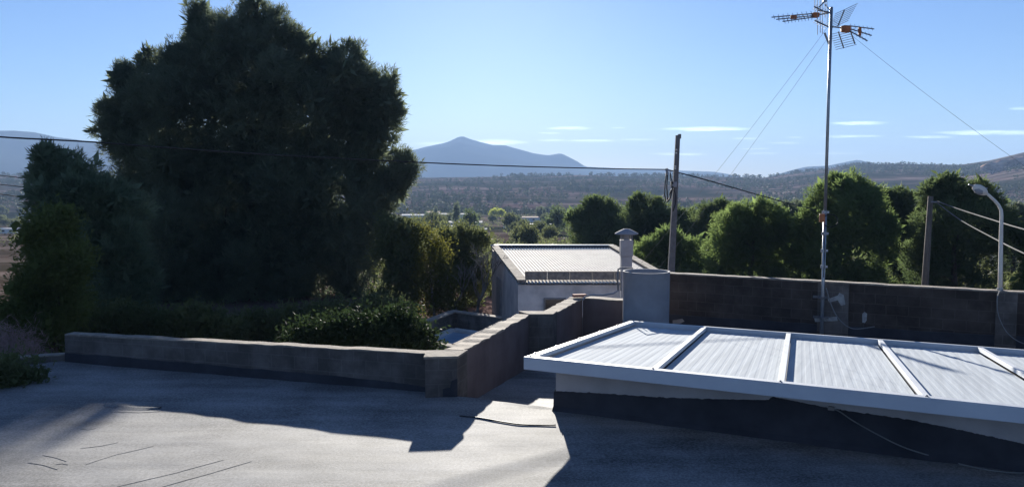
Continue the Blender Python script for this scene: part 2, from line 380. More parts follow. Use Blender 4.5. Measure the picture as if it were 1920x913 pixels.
#  big pine
BP=[(430,75,60,62),(400,128,78),(335,155,70),(285,175,62),(245,215,50),(500,128,84),(575,168,78),(640,165,62),(690,190,52),(715,235,38),
 (480,220,150),(350,260,125),(240,265,48),(600,260,120),(690,285,62),(757,312,26,24),(745,335,28),(705,355,50),(460,350,160),(300,350,95),(600,370,110),(700,400,30),(400,460,150),(540,470,130),(640,455,75),(690,470,35),(320,480,110),(250,420,75),(470,560,120),(600,550,80),(350,570,110),(680,545,50),(240,530,80),
 (232,150,20,24),(370,45,22,40),(480,35,30,30),(205,215,24),(190,246,14,10),(650,110,30,28),(735,200,20,30)]
tree('pine_tree','huge dark round-crowned pine towering over the left side behind the low block wall',BP,47,'pine_dark',32000,20,.32,.034,base_px=480,r0=.5,depth=.9,seed=3,spread=.6,up=.75,tr=.1,core=5000,jit=.25,shell=(.4,1.0))
SP=[(112,308,34,30),(140,330,44,36),(105,345,38),(175,365,55,42),(120,400,58),(190,420,75),(230,390,50,30),(130,470,70),(200,510,80),(120,560,70),(210,590,70)]
tree('pine_tree','smaller leaning pine with pale needle tips at the left of the huge pine',SP,31,'pine_blue',3600,20,.26,.03,base_px=160,r0=.2,seed=5,spread=.7,up=.6,tr=.08,core=700)
tree('leafy_tree','yellowish green leafy tree at the far left, in front of the smaller pine',[(98,425,34,28),(82,462,34),(120,500,44),(80,535,42),(62,580,40),(115,580,50),(75,625,44),(28,628,30),(20,590,20,16)],25,'leftgreen',2400,14,.15,.05,base_px=85,r0=.12,seed=6,core=160)
tree('shrub','dark green shrub at the bottom of the huge pine, left of its trunk',[(200,610,55,40),(270,620,55,36),(340,615,50,34),(420,620,50,30)],27,'olive',1000,14,.14,.05,base_px=300,r0=.08,seed=8,core=150,cat='shrub')
tree('shrub','dark green shrub under the right side of the huge pine',[(480,618,40,30),(550,612,38,30),(620,600,40,30),(690,598,40,28),(735,592,28,28)],29,'olive',1300,14,.15,.05,base_px=620,r0=.08,seed=9,core=200,cat='shrub')
# glossy hedge shrubs behind the left parapet
tree('shrub','glossy dark leafed shrub right behind the middle of the low block wall',[(600,632,32,22),(640,622,30,22),(680,634,30,26),(560,640,22,14)],17.5,'gloss',620,12,.11,.045,base_px=630,r0=.05,seed=12,cat='shrub',spread=1.2)
tree('shrub','glossy leafed shrub with sunlit leaves beside the corner of the block walls',[(725,624,28,24),(756,618,26,26),(782,636,20,18),(806,648,12,9),(745,645,30,20)],17,'gloss',640,12,.11,.045,base_px=765,r0=.05,seed=13,cat='shrub',spread=1.2)
# trees between the pine and the shed
tree('leafy_tree','sparse yellow leafed tree between the huge pine and the shed',[(800,455,24,20),(822,480,28),(800,505,30),(830,530,28),(805,560,30),(835,580,26)],37,'yellow',900,12,.12,.06,base_px=815,r0=.07,seed=14,spread=1.2,tr=.2,cat='tree',bark='greybark')
tree('leafy_tree','rounded green tree behind the left end of the shed roof',[(850,455,38,28),(880,470,34),(860,500,36),(890,520,34),(865,550,40)],42,'olive',1100,14,.2,.06,base_px=870,r0=.12,seed=15,core=100)
tree('leafy_tree','dark green tree beside the lower right edge of the huge pine',[(735,440,30),(745,480,42),(765,520,36),(745,560,40),(780,440,18)],38,'olive',1000,14,.18,.06,base_px=750,r0=.1,seed=16,core=120)
def bare_tree(px,D,h,label,seed,name='bare_tree'):
    rng=random.Random(seed); bx=(px-960)/F*D; root=empty(name,(bx,D,ground_z(bx,D)),label,'tree'); t=MB(); b_=MB()
    def grow(mb,p,d,l,r,n):
        e=p+d*l; m_=p.lerp(e,.5)+Vector((rng.uniform(-1,1),rng.uniform(-1,1),0))*l*.08
        mb.tube([p,m_,e],[r,r*.8,r*.62],5)
        if n==0: return
        for k in range(rng.choice((2,3,3))):
            dd=(d+Vector((rng.uniform(-1,1),rng.uniform(-1,1),rng.uniform(-.25,.6)))*.75).normalized(); grow(b_,e if k else e.lerp(p,.25),dd,l*rng.uniform(.62,.85),r*.6,n-1)
    grow(t,Vector(root.location),Vector((.1,0,1)).normalized(),h*.3,.09,5)
    part(t,'trunk',M['greybark'],root,smooth=True); part(b_,'branches',M['greybark'],root,smooth=True); return root
bare_tree(893,36,3.6,'leafless grey twiggy tree against the left wall of the shed',4)
bare_tree(850,37,3.0,'leafless grey twiggy tree behind the yellow leafed tree',9)
# right-hand row of pines
rt=[('dark rounded pine left of the utility pole, above the shed chimney',[(1125,405,38,30),(1100,425,34),(1155,425,36),(1125,460,50),(1130,500,50)],78,'pine_mid',1500,1125),
 ('dark pine just left of the utility pole, second of the pair above the chimney',[(1210,400,34,26),(1190,430,34),(1232,425,28),(1210,465,42),(1215,500,40)],72,'pine_mid',1300,1210),
 ('low bright green pine behind the round water tank',[(1250,465,40,26),(1220,480,38,30),(1280,490,42),(1250,510,48)],50,'pine',1300,1255),
 ('small dark pine right of the utility pole',[(1290,415,30,22),(1275,440,30),(1305,450,34),(1295,490,40)],70,'pine_mid',1000,1290),
 ('narrow pine with a pointed crown behind the right of the utility pole',[(1345,400,26,20),(1330,425,30),(1362,425,28),(1345,460,38),(1340,500,40)],66,'pine_mid',1100,1345),
 ('broad bright green pine in the middle of the row behind the wall',[(1405,400,34,22),(1375,425,38,30),(1440,425,40,34),(1400,460,58,48),(1450,480,46),(1360,480,40),(1400,520,66,40)],46,'pine',2100,1405),
 ('dark pine filling the gap left of the antenna mast',[(1490,400,26,18),(1475,420,34,26),(1505,440,30),(1485,470,46),(1490,520,46)],58,'pine_dark',1300,1488),
 ('tall bright green pine right behind the antenna mast',[(1590,350,34,22),(1555,365,34,28),(1625,375,32,28),(1590,400,62,50),(1540,430,38,46),(1640,430,38,42),(1590,470,72,60),(1520,480,32),(1590,530,70,40)],44,'pine',2700,1590),
 ('pine with a lower crown between the antenna mast and the wooden pole',[(1680,375,28,18),(1665,400,34,30),(1705,405,32),(1680,440,52,46),(1690,500,54,50)],50,'pine_mid',1700,1685),
 ('wide pine with a lit top behind the wooden pole and street lamp',[(1785,360,38,24),(1760,375,34,28),(1825,372,40,26),(1850,400,36,34),(1745,420,30,40),(1800,425,68,56),(1870,450,28,36),(1800,490,78,60),(1740,500,40)],42,'pine_mid',2600,1800),
 ('small dark pine right of the street lamp',[(1905,412,26,22),(1890,440,28),(1930,440,30),(1905,480,34)],62,'pine_dark',800,1905),
 ('low green shrubby pine at the right edge of the photo',[(1925,440,26,20),(1950,470,34),(1915,560,26,22),(1950,520,30)],40,'pine',700,1940)]
for i,(lb,lo,D,mt,nt,bx) in enumerate(rt):
    k=D/45
    tree('pine_tree',lb,lo,D,mt,int(nt*1.5),16,.27*k**.7,.036*k**.8,base_px=bx,r0=.18,seed=40+i,group='pines behind the back wall',spread=.75,up=.55,tr=.075*k,core=int(nt*.15),shell=(.45,1.05),jit=.3)
# dry shrubs left, beyond the roof edge
tree('shrub','dry pinkish twiggy bush at the left edge, beyond the low kerb',[(10,655,34,20),(40,672,26,16),(-20,670,30,26),(15,690,30,18)],14.6,'dry',420,16,.16,.008,base_px=10,r0=.03,seed=31,cat='shrub',spread=1.2,bark='greybark')
tree('shrub','dark low bush at the left edge, in the shade of the roof corner',[(8,715,30,24),(35,725,22,20),(-20,725,34,30)],12.6,'olive',420,14,.09,.025,base_px=8,r0=.03,seed=32,cat='shrub',spread=1.1,core=80)
# ------------------------------------------------------------------ shrubland on the hills (stuff)
def scatter():
    rng=np.random.default_rng(77); P=[];S=[]
    while len(P)<7500:
        D=rng.uniform(560,1560)**1.0; px=rng.uniform(-60,2000); x=(px-960)/F*D
        n=mn.noise(Vector((x*.006,D*.004,7)))+.25*mn.noise(Vector((x*.03,D*.02,2)))
        if n+rng.uniform(-.35,.35)<.02: continue
        P.append((x,D,ground_z(x,D))); S.append(rng.uniform(1.2,3.2)*(1.35 if D>1440 else 1))
    P=np.array(P);S=np.array(S); per=20; n=len(P)*per
    c=np.repeat(P,per,0); s=np.repeat(S,per)[:,None]
    d=rng.normal(size=(n,3)); d/=np.linalg.norm(d,axis=1)[:,None]; b_=c+d*s*np.array([.8,.8,.75])+np.array([0,0,.7])*s
    d2=rng.normal(size=(n,3)); d2/=np.linalg.norm(d2,axis=1)[:,None]; d3=np.cross(d,d2)
    v=np.stack([b_-d2*s*.45,b_+d3*s*.5,b_+d2*s*.45],1).reshape(-1,3); return v,np.arange(n*3).reshape(-1,3)
v,f=scatter(); o=npmesh('shrubland',v,f,leafmat('scrub_leaf',(.03,.042,.025),(.06,.07,.04),.2,.02)); tag(o,'dark scrub and small trees dotted all over the hillsides across the valley','scrub',kind='stuff')
# brush belt at the foot, between shed and valley
def belt(name,label,n_,Dr,pxr,size,mat,seed,per=26):
    rng=np.random.default_rng(seed); P=[];S=[]
    while len(P)<n_:
        D=rng.uniform(*Dr); px=rng.uniform(*pxr); x=(px-960)/F*D
        if mn.noise(Vector((x*.05,D*.02,seed)))+rng.uniform(-.3,.3)<-.05: continue
        P.append((x,D,ground_z(x,D))); S.append(rng.uniform(*size))
    P=np.array(P);S=np.array(S); n=len(P)*per; c=np.repeat(P,per,0); s=np.repeat(S,per)[:,None]
    d=rng.normal(size=(n,3)); d/=np.linalg.norm(d,axis=1)[:,None]; b_=c+d*s*np.array([1,1,.7])+np.array([0,0,.5])*s
    d2=rng.normal(size=(n,3)); d2/=np.linalg.norm(d2,axis=1)[:,None]; d3=np.cross(d,d2)
    v=np.stack([b_-d2*s*.2,b_+d3*s*.28,b_+d2*s*.2],1).reshape(-1,3)
    o=npmesh(name,v,np.arange(n*3).reshape(-1,3),M[mat]); return tag(o,label,'undergrowth',kind='stuff')
belt('undergrowth','low green and brown undergrowth covering the slope below the shed and the pines',1500,(45,170),(110,2050),(.5,1.5),'olive',3,40)
belt('valley_brush','low brown brush between the fields on the valley floor',1600,(170,560),(-100,2050),(.8,2.2),'olive',4,18)
# ------------------------------------------------------------------ valley trees: copies of prototypes
def proto(mat,lob,tufts,per,ll,lw,seed):
    rng=np.random.default_rng(seed); tb=limb_mesh((0,0,-.3),(0,0,lob[0][2]),lob,.16,rng,4)
    me=tb.build('trunk',M['bark']); v,f=leaf_cloud(lob,tufts,per,ll,lw,rng=rng,spread=1.1,tr=.25,shell=(.2,1.04)); cr=npmesh('crown',v,f,M[mat])
    a,c=me.data,cr.data; bpy.data.objects.remove(me); bpy.data.objects.remove(cr); return a,c
P1=proto('olive',[(0,0,3.3,1.9,1.9,1.6),(1.2,.3,2.6,1.5,1.5,1.3),(-1.3,-.2,2.7,1.5,1.5,1.3),(0,0,1.8,1.9,1.9,1.2)],260,9,.55,.22,1)
P2=proto('pine_mid',[(0,0,5,1.5,1.5,1.5),(.9,.2,3.8,1.6,1.6,1.4),(-.9,0,3.5,1.7,1.7,1.5),(0,.4,2.4,2,2,1.4)],300,9,.55,.2,2)
P3=proto('pine_dark',[(0,0,5.4,.35,.35,1.1),(0,0,4,.55,.55,1.4),(0,0,2.4,.7,.7,1.5)],160,9,.4,.18,3)
P4=proto('lime',[(0,0,2.6,1.8,1.8,1.2),(1.6,0,2.2,1.4,1.4,1),(-1.4,0,2.1,1.4,1.4,.9)],220,9,.5,.25,4)
def vtree(P,px,D,s,name,label,group):
    x=(px-960)/F*D; root=empty(name,(x,D,ground_z(x,D)),label,'tree',group,rz=random.uniform(0,6)); root.scale=(s*random.uniform(.9,1.2),s,s*random.uniform(.85,1.1))
    for nm,me in(('trunk',P[0]),('crown',P[1])): link(bpy.data.objects.new(nm,me),root)
    return root
def Dof(py):   # distance at which flat valley ground appears at image row py, by search
    for D in range(60,700,5):
        if 340+(3-ground_z((900-960)/F*D,D))/D*F<py: return D
    return 640
vg=random.Random(5)
for i in range(34):
    px=vg.uniform(700,1110); py=vg.uniform(408,440); vtree(P1,px,Dof(py),vg.uniform(.6,1.2),'round_tree','small rounded olive green tree on the valley floor beyond the shed','trees scattered over the valley floor')
for i in range(16):
    px=vg.uniform(700,1100); py=vg.uniform(440,475); vtree(P1,px,Dof(py),vg.uniform(.5,.85),'round_tree','bushy green tree on the near slope just beyond the shed roof','bushy trees on the slope beyond the shed')
for i in range(14):
    px=vg.uniform(1110,2000); py=vg.uniform(402,440); vtree(P1,px,Dof(py),vg.uniform(.7,1.2),'round_tree','small valley tree glimpsed between the crowns of the pine row','valley trees glimpsed behind the pine row')
for i in range(10):
    px=vg.uniform(-40,70); py=vg.uniform(385,440); vtree(P1,px,Dof(max(py,402)),vg.uniform(.7,1.2),'round_tree','small green tree in the fields at the far left','trees in the fields at the far left')
for px,py,s,lb in[(1045,440,1.15,'dark domed tree standing alone in the valley above the right part of the shed roof'),(970,425,.8,'dark tree in the valley just right of the lime green bush'),(880,437,1.0,'dark domed tree in the valley above the left corner of the shed roof'),(800,415,.7,'dark tree in the valley just right of the huge pine')]:
    vtree(P2,px,Dof(py),s,'pine_tree',lb,None)
for px,py,s in[(817,415,1.4),(856,428,1.5),(852,424,1.2),(1008,415,1.2),(1014,416,1.3),(1020,415,1.2)]:
    vtree(P3,px,Dof(py),s,'cypress_tree','narrow dark cypress beside the white houses in the valley','cypresses in the valley')
vtree(P4,932,Dof(412),1.7,'bush','bright lime green bush in the valley above the shed','')
# ------------------------------------------------------------------ valley houses
M['hwhite']=simple('house_white',(.72,.7,.66),(.6,.58,.55),rough=.9,scale=.8)
M['htile']=simple('house_tile',(.36,.17,.1),(.24,.12,.08),rough=.9,scale=2)
M['hgrey']=simple('house_grey',(.4,.39,.38),(.32,.31,.3),rough=.9,scale=2)
PXW=3.0; PXH=3.0
def house(px,py,w,h,d,label,roof='hwhite',wall='hwhite',gable=True,rz=0,D=None,windows=3,group=None,name='house',cat='house'):
    D=D or Dof(py); w=w*PXW*D/F; h=h*PXH*D/F; d=d*PXW*D/F; x=(px-960)/F*D; z=ground_z(x,D); root=empty(name,(x,D,z),label,cat,group,rz=rz)
    wb=MB(); wb.box((0,0,h/2-.3),(w,d,h+.6)); wo=wb.build('wall',M[wall],root)
    rb=MB(); o_=.15
    if gable:
        hh=w*0+d*.07
        rb.add([(-w/2-o_,-d/2-o_,h),(w/2+o_,-d/2-o_,h),(w/2+o_,0,h+hh),(-w/2-o_,0,h+hh),(w/2+o_,d/2+o_,h),(-w/2-o_,d/2+o_,h),
          (-w/2-o_,-d/2-o_,h-.12),(w/2+o_,-d/2-o_,h-.12),(w/2+o_,d/2+o_,h-.12),(-w/2-o_,d/2+o_,h-.12)],[(0,1,2,3),(3,2,4,5),(0,6,7,1),(5,4,8,9),(1,7,8,4,2),(0,3,5,9,6),(6,9,8,7)])
    else: rb.box((0,0,h+.08),(w+.4,d+.4,.22))
    rb.build('roof',M[roof],root)
    for k in range(windows):
        xx=-w/2+w*(k+.5)/windows; fr=MB(); fr.box((xx,-d/2-.03,h*.55),(min(1.1,w*.18),.1,h*.4)); fo=fr.build('window',M['hgrey'],root)
        pn=MB(); pn.box((xx,-d/2-.09,h*.55),(min(.9,w*.14),.05,h*.32)); pn.build('pane',M['glass'],fo)
    return root
house(18,417,11,3,6,'long low white farmhouse in the fields at the far left',roof='hwhite',D=300,windows=2)
house(779,412,17,2.8,7,'long low building with a bright white roof beside the huge pine',roof='hwhite')
house(812,410,8,4,7,'small square white house beside a dark cypress',roof='htile')
house(852,411,20,3,8,'grey roofed farm building in the middle of the valley',roof='hgrey')
house(843,432,9,2.8,6,'low white house left of the domed tree, nearer than the farm building',roof='hgrey')
house(868,426,24,3.2,12,'broad low house with a pale curved roof right of the cypresses',roof='hgrey',wall='hgrey')
house(902,437,7,2.6,5,'small bright white hut in the valley just above the shed roof',roof='hwhite',windows=1)
house(1000,417,14,3,8,'brown roofed house behind the three small cypresses',roof='htile')
house(995,428,34,2.2,6,'very long low white farm shed in the right half of the valley',roof='hwhite',gable=False,windows=4)
house(1175,395,12,3,6,'pale house glimpsed between the two dark pines near the utility pole',roof='hgrey',D=640)
house(1912,522,22,14,22,'red tiled house at the right edge below the pines',roof='htile',wall='hwhite',D=75,windows=2)
house(720,408,12,3,6,'white house half hidden behind the right edge of the huge pine',roof='hwhite')
house(1460,395,12,3,6,'small pale house on the far side behind the pine row',roof='htile',D=600)
# ------------------------------------------------------------------ HOUSE ROOF
def v2(p): return Vector((p.x,p.y))
A0=atZ(121,626,.47); A1=atZ(800,661,.57)            # left parapet, near top edge
B0=atZ(856,668,.57); B1=atZ(992,590,.42)            # right parapet inner top edge
Bo0=atZ(800,668,.57)
J0=atZ(992,590,.42); J1=atZ(1036,590,.42); K1=atZ(1092,558,.42)
E0=atZ(868,744,0); E1=atZ(1044,766,0)               # step in the roof
P0=atZ(983,668,.8); P0r=atZ(1920,763,.8); P1=atZ(1181,601,.5); P1r=atZ(1920,655,.5)
nd=(P0r-P0).normalized(); 
C0=atZ(1042,768,0)
W0=atZ(1250,511.5,.98); W1=atZ(1920,547.5,.98); wd=(W1-W0).normalized()
Cd=(K1+nd*1.4)
def side(p,a,b): return (b.x-a.x)*(p[1]-a.y)-(b.y-a.y)*(p[0]-a.x)
def roofz(x,y):
    s=side((x,y),E0,E1)/ (E1-E0).length   # >0 beyond
    z=.012*mn.noise(Vector((x*.7,y*.7,0)))+.006*mn.noise(Vector((x*2.3,y*2.3,4)))
    if s>0 : return z-.22-.085*s
    return z
poly=[(-12.5,-3),(16,-3),(16,12.2)]+[(W1.x+wd.x*7+.1,W1.y+wd.y*7+.1),(W0.x-.2*wd.x+.05,W0.y+.15),(K1.x+nd.x*1.2,K1.y+nd.y*1.2+.1),(K1.x-.1,K1.y+.05),(J1.x-.1,J1.y+.1),(B1.x-.12,B1.y+.06),(B0.x-.12,B0.y+.05),(A1.x,A1.y+.1),(A0.x,A0.y+.1),(-8.3,13.4),(-12.5,14.5)]
def inside(x,y):
    c=False;n=len(poly);j=n-1
    for i in range(n):
        xi,yi=poly[i];xj,yj=poly[j]
        if (yi>y)!=(yj>y) and x<(xj-xi)*(y-yi)/(yj-yi)+xi: c=not c
        j=i
    return c
house_root=empty('house',(0,5,-3.2),'near house with a flat roof of grey mineral felt, filling the foreground','house')
st=.1; xs=np.arange(-12.5,16,st); ys=np.arange(-3,22,st); idx={}; V=[];Fc=[]
def vid(i,j):
    k=(i,j)
    if k not in idx:
        x,y=xs[i],ys[j]; idx[k]=len(V); V.append((x,y,roofz(x,y)))
    return idx[k]
for i in range(len(xs)-1):
    for j in range(len(ys)-1):
        cx,cy=xs[i]+st/2,ys[j]+st/2
        if inside(cx,cy):
            sg=[side((xs[a],ys[b_]),E0,E1)>0 for a,b_ in((i,j),(i+1,j),(i+1,j+1),(i,j+1))]
            if any(sg) and not all(sg): continue
            Fc.append((vid(i,j),vid(i+1,j),vid(i+1,j+1),vid(i,j+1)))
npart(npmesh('roof_surface',np.array(V),np.array(Fc),M['felt'],house_root,smooth=True),house_root)
# exact strips along the step: upper lip and lower tread
ed=(E1-E0).normalized(); en=Vector((-ed.y,ed.x,0))
mb=MB(); n=260; L0=-6.0; L1=14.0; ups=[];
for i in range(n+1):
    t=L0+(L1-L0)*i/n; p=E0+ed*t
    jz=.008*mn.noise(Vector((t*3,0,0))); jn=.012*mn.noise(Vector((t*1.7,5,0)))
    a=p-en*.16; c_=p+en*.17
    ups.append([(a.x,a.y,roofz(a.x,a.y)-.003),(p.x+en.x*jn,p.y+en.y*jn,.004+jz),(p.x+en.x*(jn+.02),p.y+en.y*(jn+.02),-.02+jz),(p.x+en.x*(.03),p.y+en.y*(.03),-.24),(c_.x,c_.y,roofz(c_.x,c_.y)+.003)])
vs=[q for r in ups for q in r]; fs=[]
for i in range(n):
    mid=E0+ed*(L0+(L1-L0)*(i+.5)/n)
    if not inside(mid.x,mid.y): continue
    for k in range(4): fs.append((i*5+k,i*5+k+1,(i+1)*5+k+1,(i+1)*5+k))
mb.add(vs,fs); part(mb,'roof_step',M['felt'],house_root)
# body of the building under the roof
mb=MB(); n=len(poly); mb.add([(x,y,-.95) for x,y in poly]+[(x,y,-3.4) for x,y in poly],[tuple(range(n)),tuple(range(2*n-1,n-1,-1))]+[(i,(i+1)%n,n+(i+1)%n,n+i) for i in range(n)])
part(mb,'wall',M['plaster'],house_root)
mb=MB(); mb.add([(x,y,-.02) for x,y in poly]+[(x,y,-.949) for x,y in poly],[(i,(i+1)%n,n+(i+1)%n,n+i) for i in range(n)])
part(mb,'roof_edge',M['concrete'],house_root)
# felt laps and scuffs lying on the roof (thin raised strips)
def strip(pts,w,name,mat,root,z=.008):
    mb=MB(); P=[atZ(x,y,0) for x,y in pts]; Q=[]
    for a,b_ in zip(P[:-1],P[1:]):
        k=max(2,int((b_-a).length/.08))
        for i in range(k): Q.append(a.lerp(b_,i/k))
    Q.append(P[-1]); L=[];
    for i,p in enumerate(Q):
        d=(Q[min(i+1,len(Q)-1)]-Q[max(i-1,0)]); d.z=0; d.normalize(); s=Vector((-d.y,d.x,0)); t=i/(len(Q)-1); ww=w*(.25+math.sin(math.pi*t)**.5)*(1+.6*mn.noise(p*5)); zz=roofz(p.x,p.y)
        L+= [p+s*ww/2+Vector((0,0,zz+.001)),p+s*ww*.2+Vector((0,0,zz+z)),p-s*ww*.2+Vector((0,0,zz+z)),p-s*ww/2+Vector((0,0,zz+.001))]
    fs=[]
    for i in range(len(Q)-1):
        for k in range(3): fs.append((i*4+k,i*4+k+1,(i+1)*4+k+1,(i+1)*4+k))
    mb.add(L,fs); return part(mb,name,mat,root)
for pts,w in[([(80,855),(105,860),(125,866)],.03),([(52,869),(80,873),(108,881)],.04),([(105,872),(118,870),(128,872)],.06),([(160,872),(220,852),(288,836)],.02),([(215,912),(330,885),(420,862)],.025),([(300,912),(390,888),(472,865)],.045),([(150,804),(165,806),(180,803)],.05),([(205,771),(260,773),(300,771)],.05),([(150,842),(190,837),(222,830)],.02)]:
    strip(pts,w*.4,'felt_seam',M['seam'],house_root,z=.003)
strip([(200,757),(250,760),(300,765)],.35,'felt_seam',M['felt'],house_root,z=.018)
# ------------------------------------------------------------------ parapet walls (each in its own local frame: x along, z up)
def wall(name,label,a,b,th,zb,zt,mat,inner_right=True,coping=.0,upst=None,jz=.006,cat='wall',ragged=0,covermat='coping',over=.015,face=-1,ext0=0,ext1=0):
    """a,b: plan ends of the camera-side top edge. wall thickens away (to +local y)"""
    a=Vector((a.x,a.y,0)); b=Vector((b.x,b.y,0)); d=(b-a).normalized(); a=a-d*ext0; b=b+d*ext1; L=(b-a).length; rz=math.atan2(d.y,d.x)
    z0=min(zb) if isinstance(zb,(tuple,list)) else zb; zt0,zt1=(zt if isinstance(zt,(tuple,list)) else (zt,zt))
    root=empty(name,(a.x,a.y,z0),label,cat,rz=rz); n=max(2,int(L/.12)); vs=[];fs=[]
    for i in range(n+1):
        x=L*i/n; t=i/n; z=zt0+(zt1-zt0)*t-z0-coping+jz*mn.noise(Vector((x*2,a.x,0)))*2
        vs+=[(x,0,-.3),(x,0,z),(x,th*face*-1,z),(x,th*face*-1,-.3)]
    for i in range(n):
        o=i*4
        for k in range(4): fs.append((o+k,o+(k+1)%4,o+4+(k+1)%4,o+4+k))
    fs+=[(3,2,1,0),(n*4,n*4+1,n*4+2,n*4+3)]
    mb=MB(); mb.add(vs,fs); mb.build('blockwork',M[mat],root)
    if coping:
        vs=[];fs=[]; s=face*-1; rn=random.Random(L)
        for i in range(n+1):
            x=L*i/n; t=i/n; z=zt0+(zt1-zt0)*t-z0; j=ragged*mn.noise(Vector((x*4,1,a.x)))*2; j2=ragged*mn.noise(Vector((x*5,8,a.x)))*2; k_=jz*mn.noise(Vector((x*3,2,a.x)))*2.5
            vs+=[(x,(-over+j)*s,z-coping+.001),(x,(-over+j)*s,z+k_),(x,(th+over+j2)*s,z+k_),(x,(th+over+j2)*s,z-coping+.001)]
        for i in range(n):
            o=i*4
            for k in range(4): fs.append((o+k,o+(k+1)%4,o+4+(k+1)%4,o+4+k))
        fs+=[(3,2,1,0),(n*4,n*4+1,n*4+2,n*4+3)]
        mb=MB(); mb.add(vs,fs); mb.build('coping',M[covermat],root)
    if upst:   # list of (t,height) of felt turned up the face, ragged top
        vs=[];fs=[]; n=max(2,int(L/.06))
        for i in range(n+1):
            x=L*i/n; h=float(np.interp(i/n,[u[0] for u in upst],[u[1] for u in upst]))+.012*mn.noise(Vector((x*3,3,a.x)))+.006*mn.noise(Vector((x*13,3,a.x)))-z0
            yy=.012*face
            vs+=[(x,yy-.03*0,-.35),(x,yy,h),(x,0-.0005,h+.004)]
        for i in range(n):
            for k in range(2): fs.append((i*3+k,i*3+k+1,(i+1)*3+k+1,(i+1)*3+k))
        mb=MB(); mb.add(vs,fs); mb.build('felt_upstand',M['black_felt'],root)
    return root
wall('parapet_wall','long low grey block parapet wall along the left side of the flat roof',A0,A1,.2,0,(.47,.57),'block',coping=.025,upst=[(0,.16),(.3,.15),(.7,.13),(.93,.10),(1,.06)],over=.004,ragged=.004,ext1=.02)
# corner pier
pa=atZ(797,669,.575); pb=atZ(857,667,.575)
pr=empty('wall_pier',(pa.x,pa.y,0),'square block pier at the corner where the two low parapet walls meet','pier')
mb=MB(); dd=(pb-pa); mb.add([pa+Vector((0,0,-.9)),pb+Vector((0,0,-.9)),pb+Vector((.12,.42,-.9)),pa+Vector((.0,.42,-.9)),pa-Vector((0,0,.03)),pb-Vector((0,0,.03)),pb+Vector((.12,.42,-.03)),pa+Vector((0,.42,-.03))],[(3,2,1,0),(4,5,6,7),(0,1,5,4),(1,2,6,5),(2,3,7,6),(3,0,4,7)])
part(mb,'blockwork',M['block'],pr)
mb=MB(); mb.add([pa+Vector((-.02,-.015,-.029)),pb+Vector((.015,-.015,-.029)),pb+Vector((.13,.44,-.029)),pa+Vector((-.02,.44,-.029)),pa+Vector((-.02,-.015,.004)),pb+Vector((.015,-.015,0)),pb+Vector((.13,.44,.002)),pa+Vector((-.02,.44,.006))],[(3,2,1,0),(4,5,6,7),(0,1,5,4),(1,2,6,5),(2,3,7,6),(3,0,4,7)])
part(mb,'coping',M['coping'],pr)
mb=MB(); f0=pa+dd*.55
mb.add([Vector((f0.x,f0.y-.014,-.1)),Vector((pb.x+.004,pb.y-.014,-.1)),Vector((pb.x+.004,pb.y-.014,.26)),Vector((f0.x+.12,f0.y-.014,.23)),Vector((f0.x+.1,f0.y-.014,.14)),Vector((f0.x,f0.y-.014,.12)),],[(0,1,2,3,4,5)])
part(mb,'felt_upstand',M['black_felt'],pr)
Bs=Vector((pb.x+.05,pb.y+.40,0))
wall('parapet_wall','low rendered parapet wall running away from the corner pier, with a rough lit top',Bs,B1,.24,-.5,(.57,.42),'render',coping=.03,over=.02,ragged=.02,jz=.012,face=-1)
# block pier in the jog
jb=MB(); jr=empty('wall_pier',(J0.x,J0.y,-.6),'dark block pier half way along the rendered parapet wall','pier')
def quad_prism(mb,p,z0,z1):
    vs=[(q[0],q[1],z0) for q in p]+[(q[0],q[1],z1) for q in p]; mb.add(vs,[(3,2,1,0),(4,5,6,7),(0,1,5,4),(1,2,6,5),(2,3,7,6),(3,0,4,7)])
jp=[(J0.x+.003,J0.y-.02),(J1.x,J1.y-.02),(J1.x+.1,J1.y+.36),(J0.x-.2,J0.y+.36)]
quad_prism(jb,jp,-.9,.415); part(jb,'blockwork',M['block'],jr)
mb=MB(); quad_prism(mb,[(p[0]+(.01 if i in(1,2) else -.01),p[1]+(.01 if i>1 else -.01)) for i,p in enumerate(jp)],.416,.44); part(mb,'coping',M['coping'],jr)
Js=Vector((J1.x+.1,J1.y+.345,0))
wall('parapet_wall','short rendered parapet wall between the dark pier and the brick end wall',Js,K1,.26,-.6,.42,'render',coping=.03,over=.02,ragged=.02,jz=.012)
Ks=Vector((K1.x+.01,K1.y,0)); Ke=Ks+nd*1.35; Ke.z=0
wall('parapet_wall','short rendered cross wall joining the round water tank',Ks,Ke,.3,-.6,.42,'render',coping=.03,over=.015,ragged=.01,jz=.01)
# a red brick on the wall and a grey pipe
bp_=atZ(1087,557,.45); rb=MB(); rb.box((bp_.x,bp_.y+.08,.475),(.3,.14,.06),rz=.2); o=rb.build('brick',simple('red_brick',(.42,.2,.14),(.3,.14,.1),rough=.9),None,bevel=.006); tag(o,'single reddish brick lying on top of the rendered wall','brick')
# low kerb left of the left wall
kA=atZ(60,668,.12); kB=atZ(118,664,.12)
wall('kerb','low concrete kerb at the far left end of the flat roof',kA,Vector((A0.x-.01,A0.y+.05,0)),.18,0,.12,'block',coping=.02,over=.01,ragged=.01,cat='kerb',ext0=3.5)
# back wall
wl=wall('back_wall','long dark block wall across the back of the roof, right of the water tank',W0,W1,.2,-.6,.98,'darkblock',coping=.03,over=.02,ragged=.006,upst=[(0,.05),(.4,.12),(1,.33),(1,.33)],ext1=7.0,ext0=.3,jz=.005)
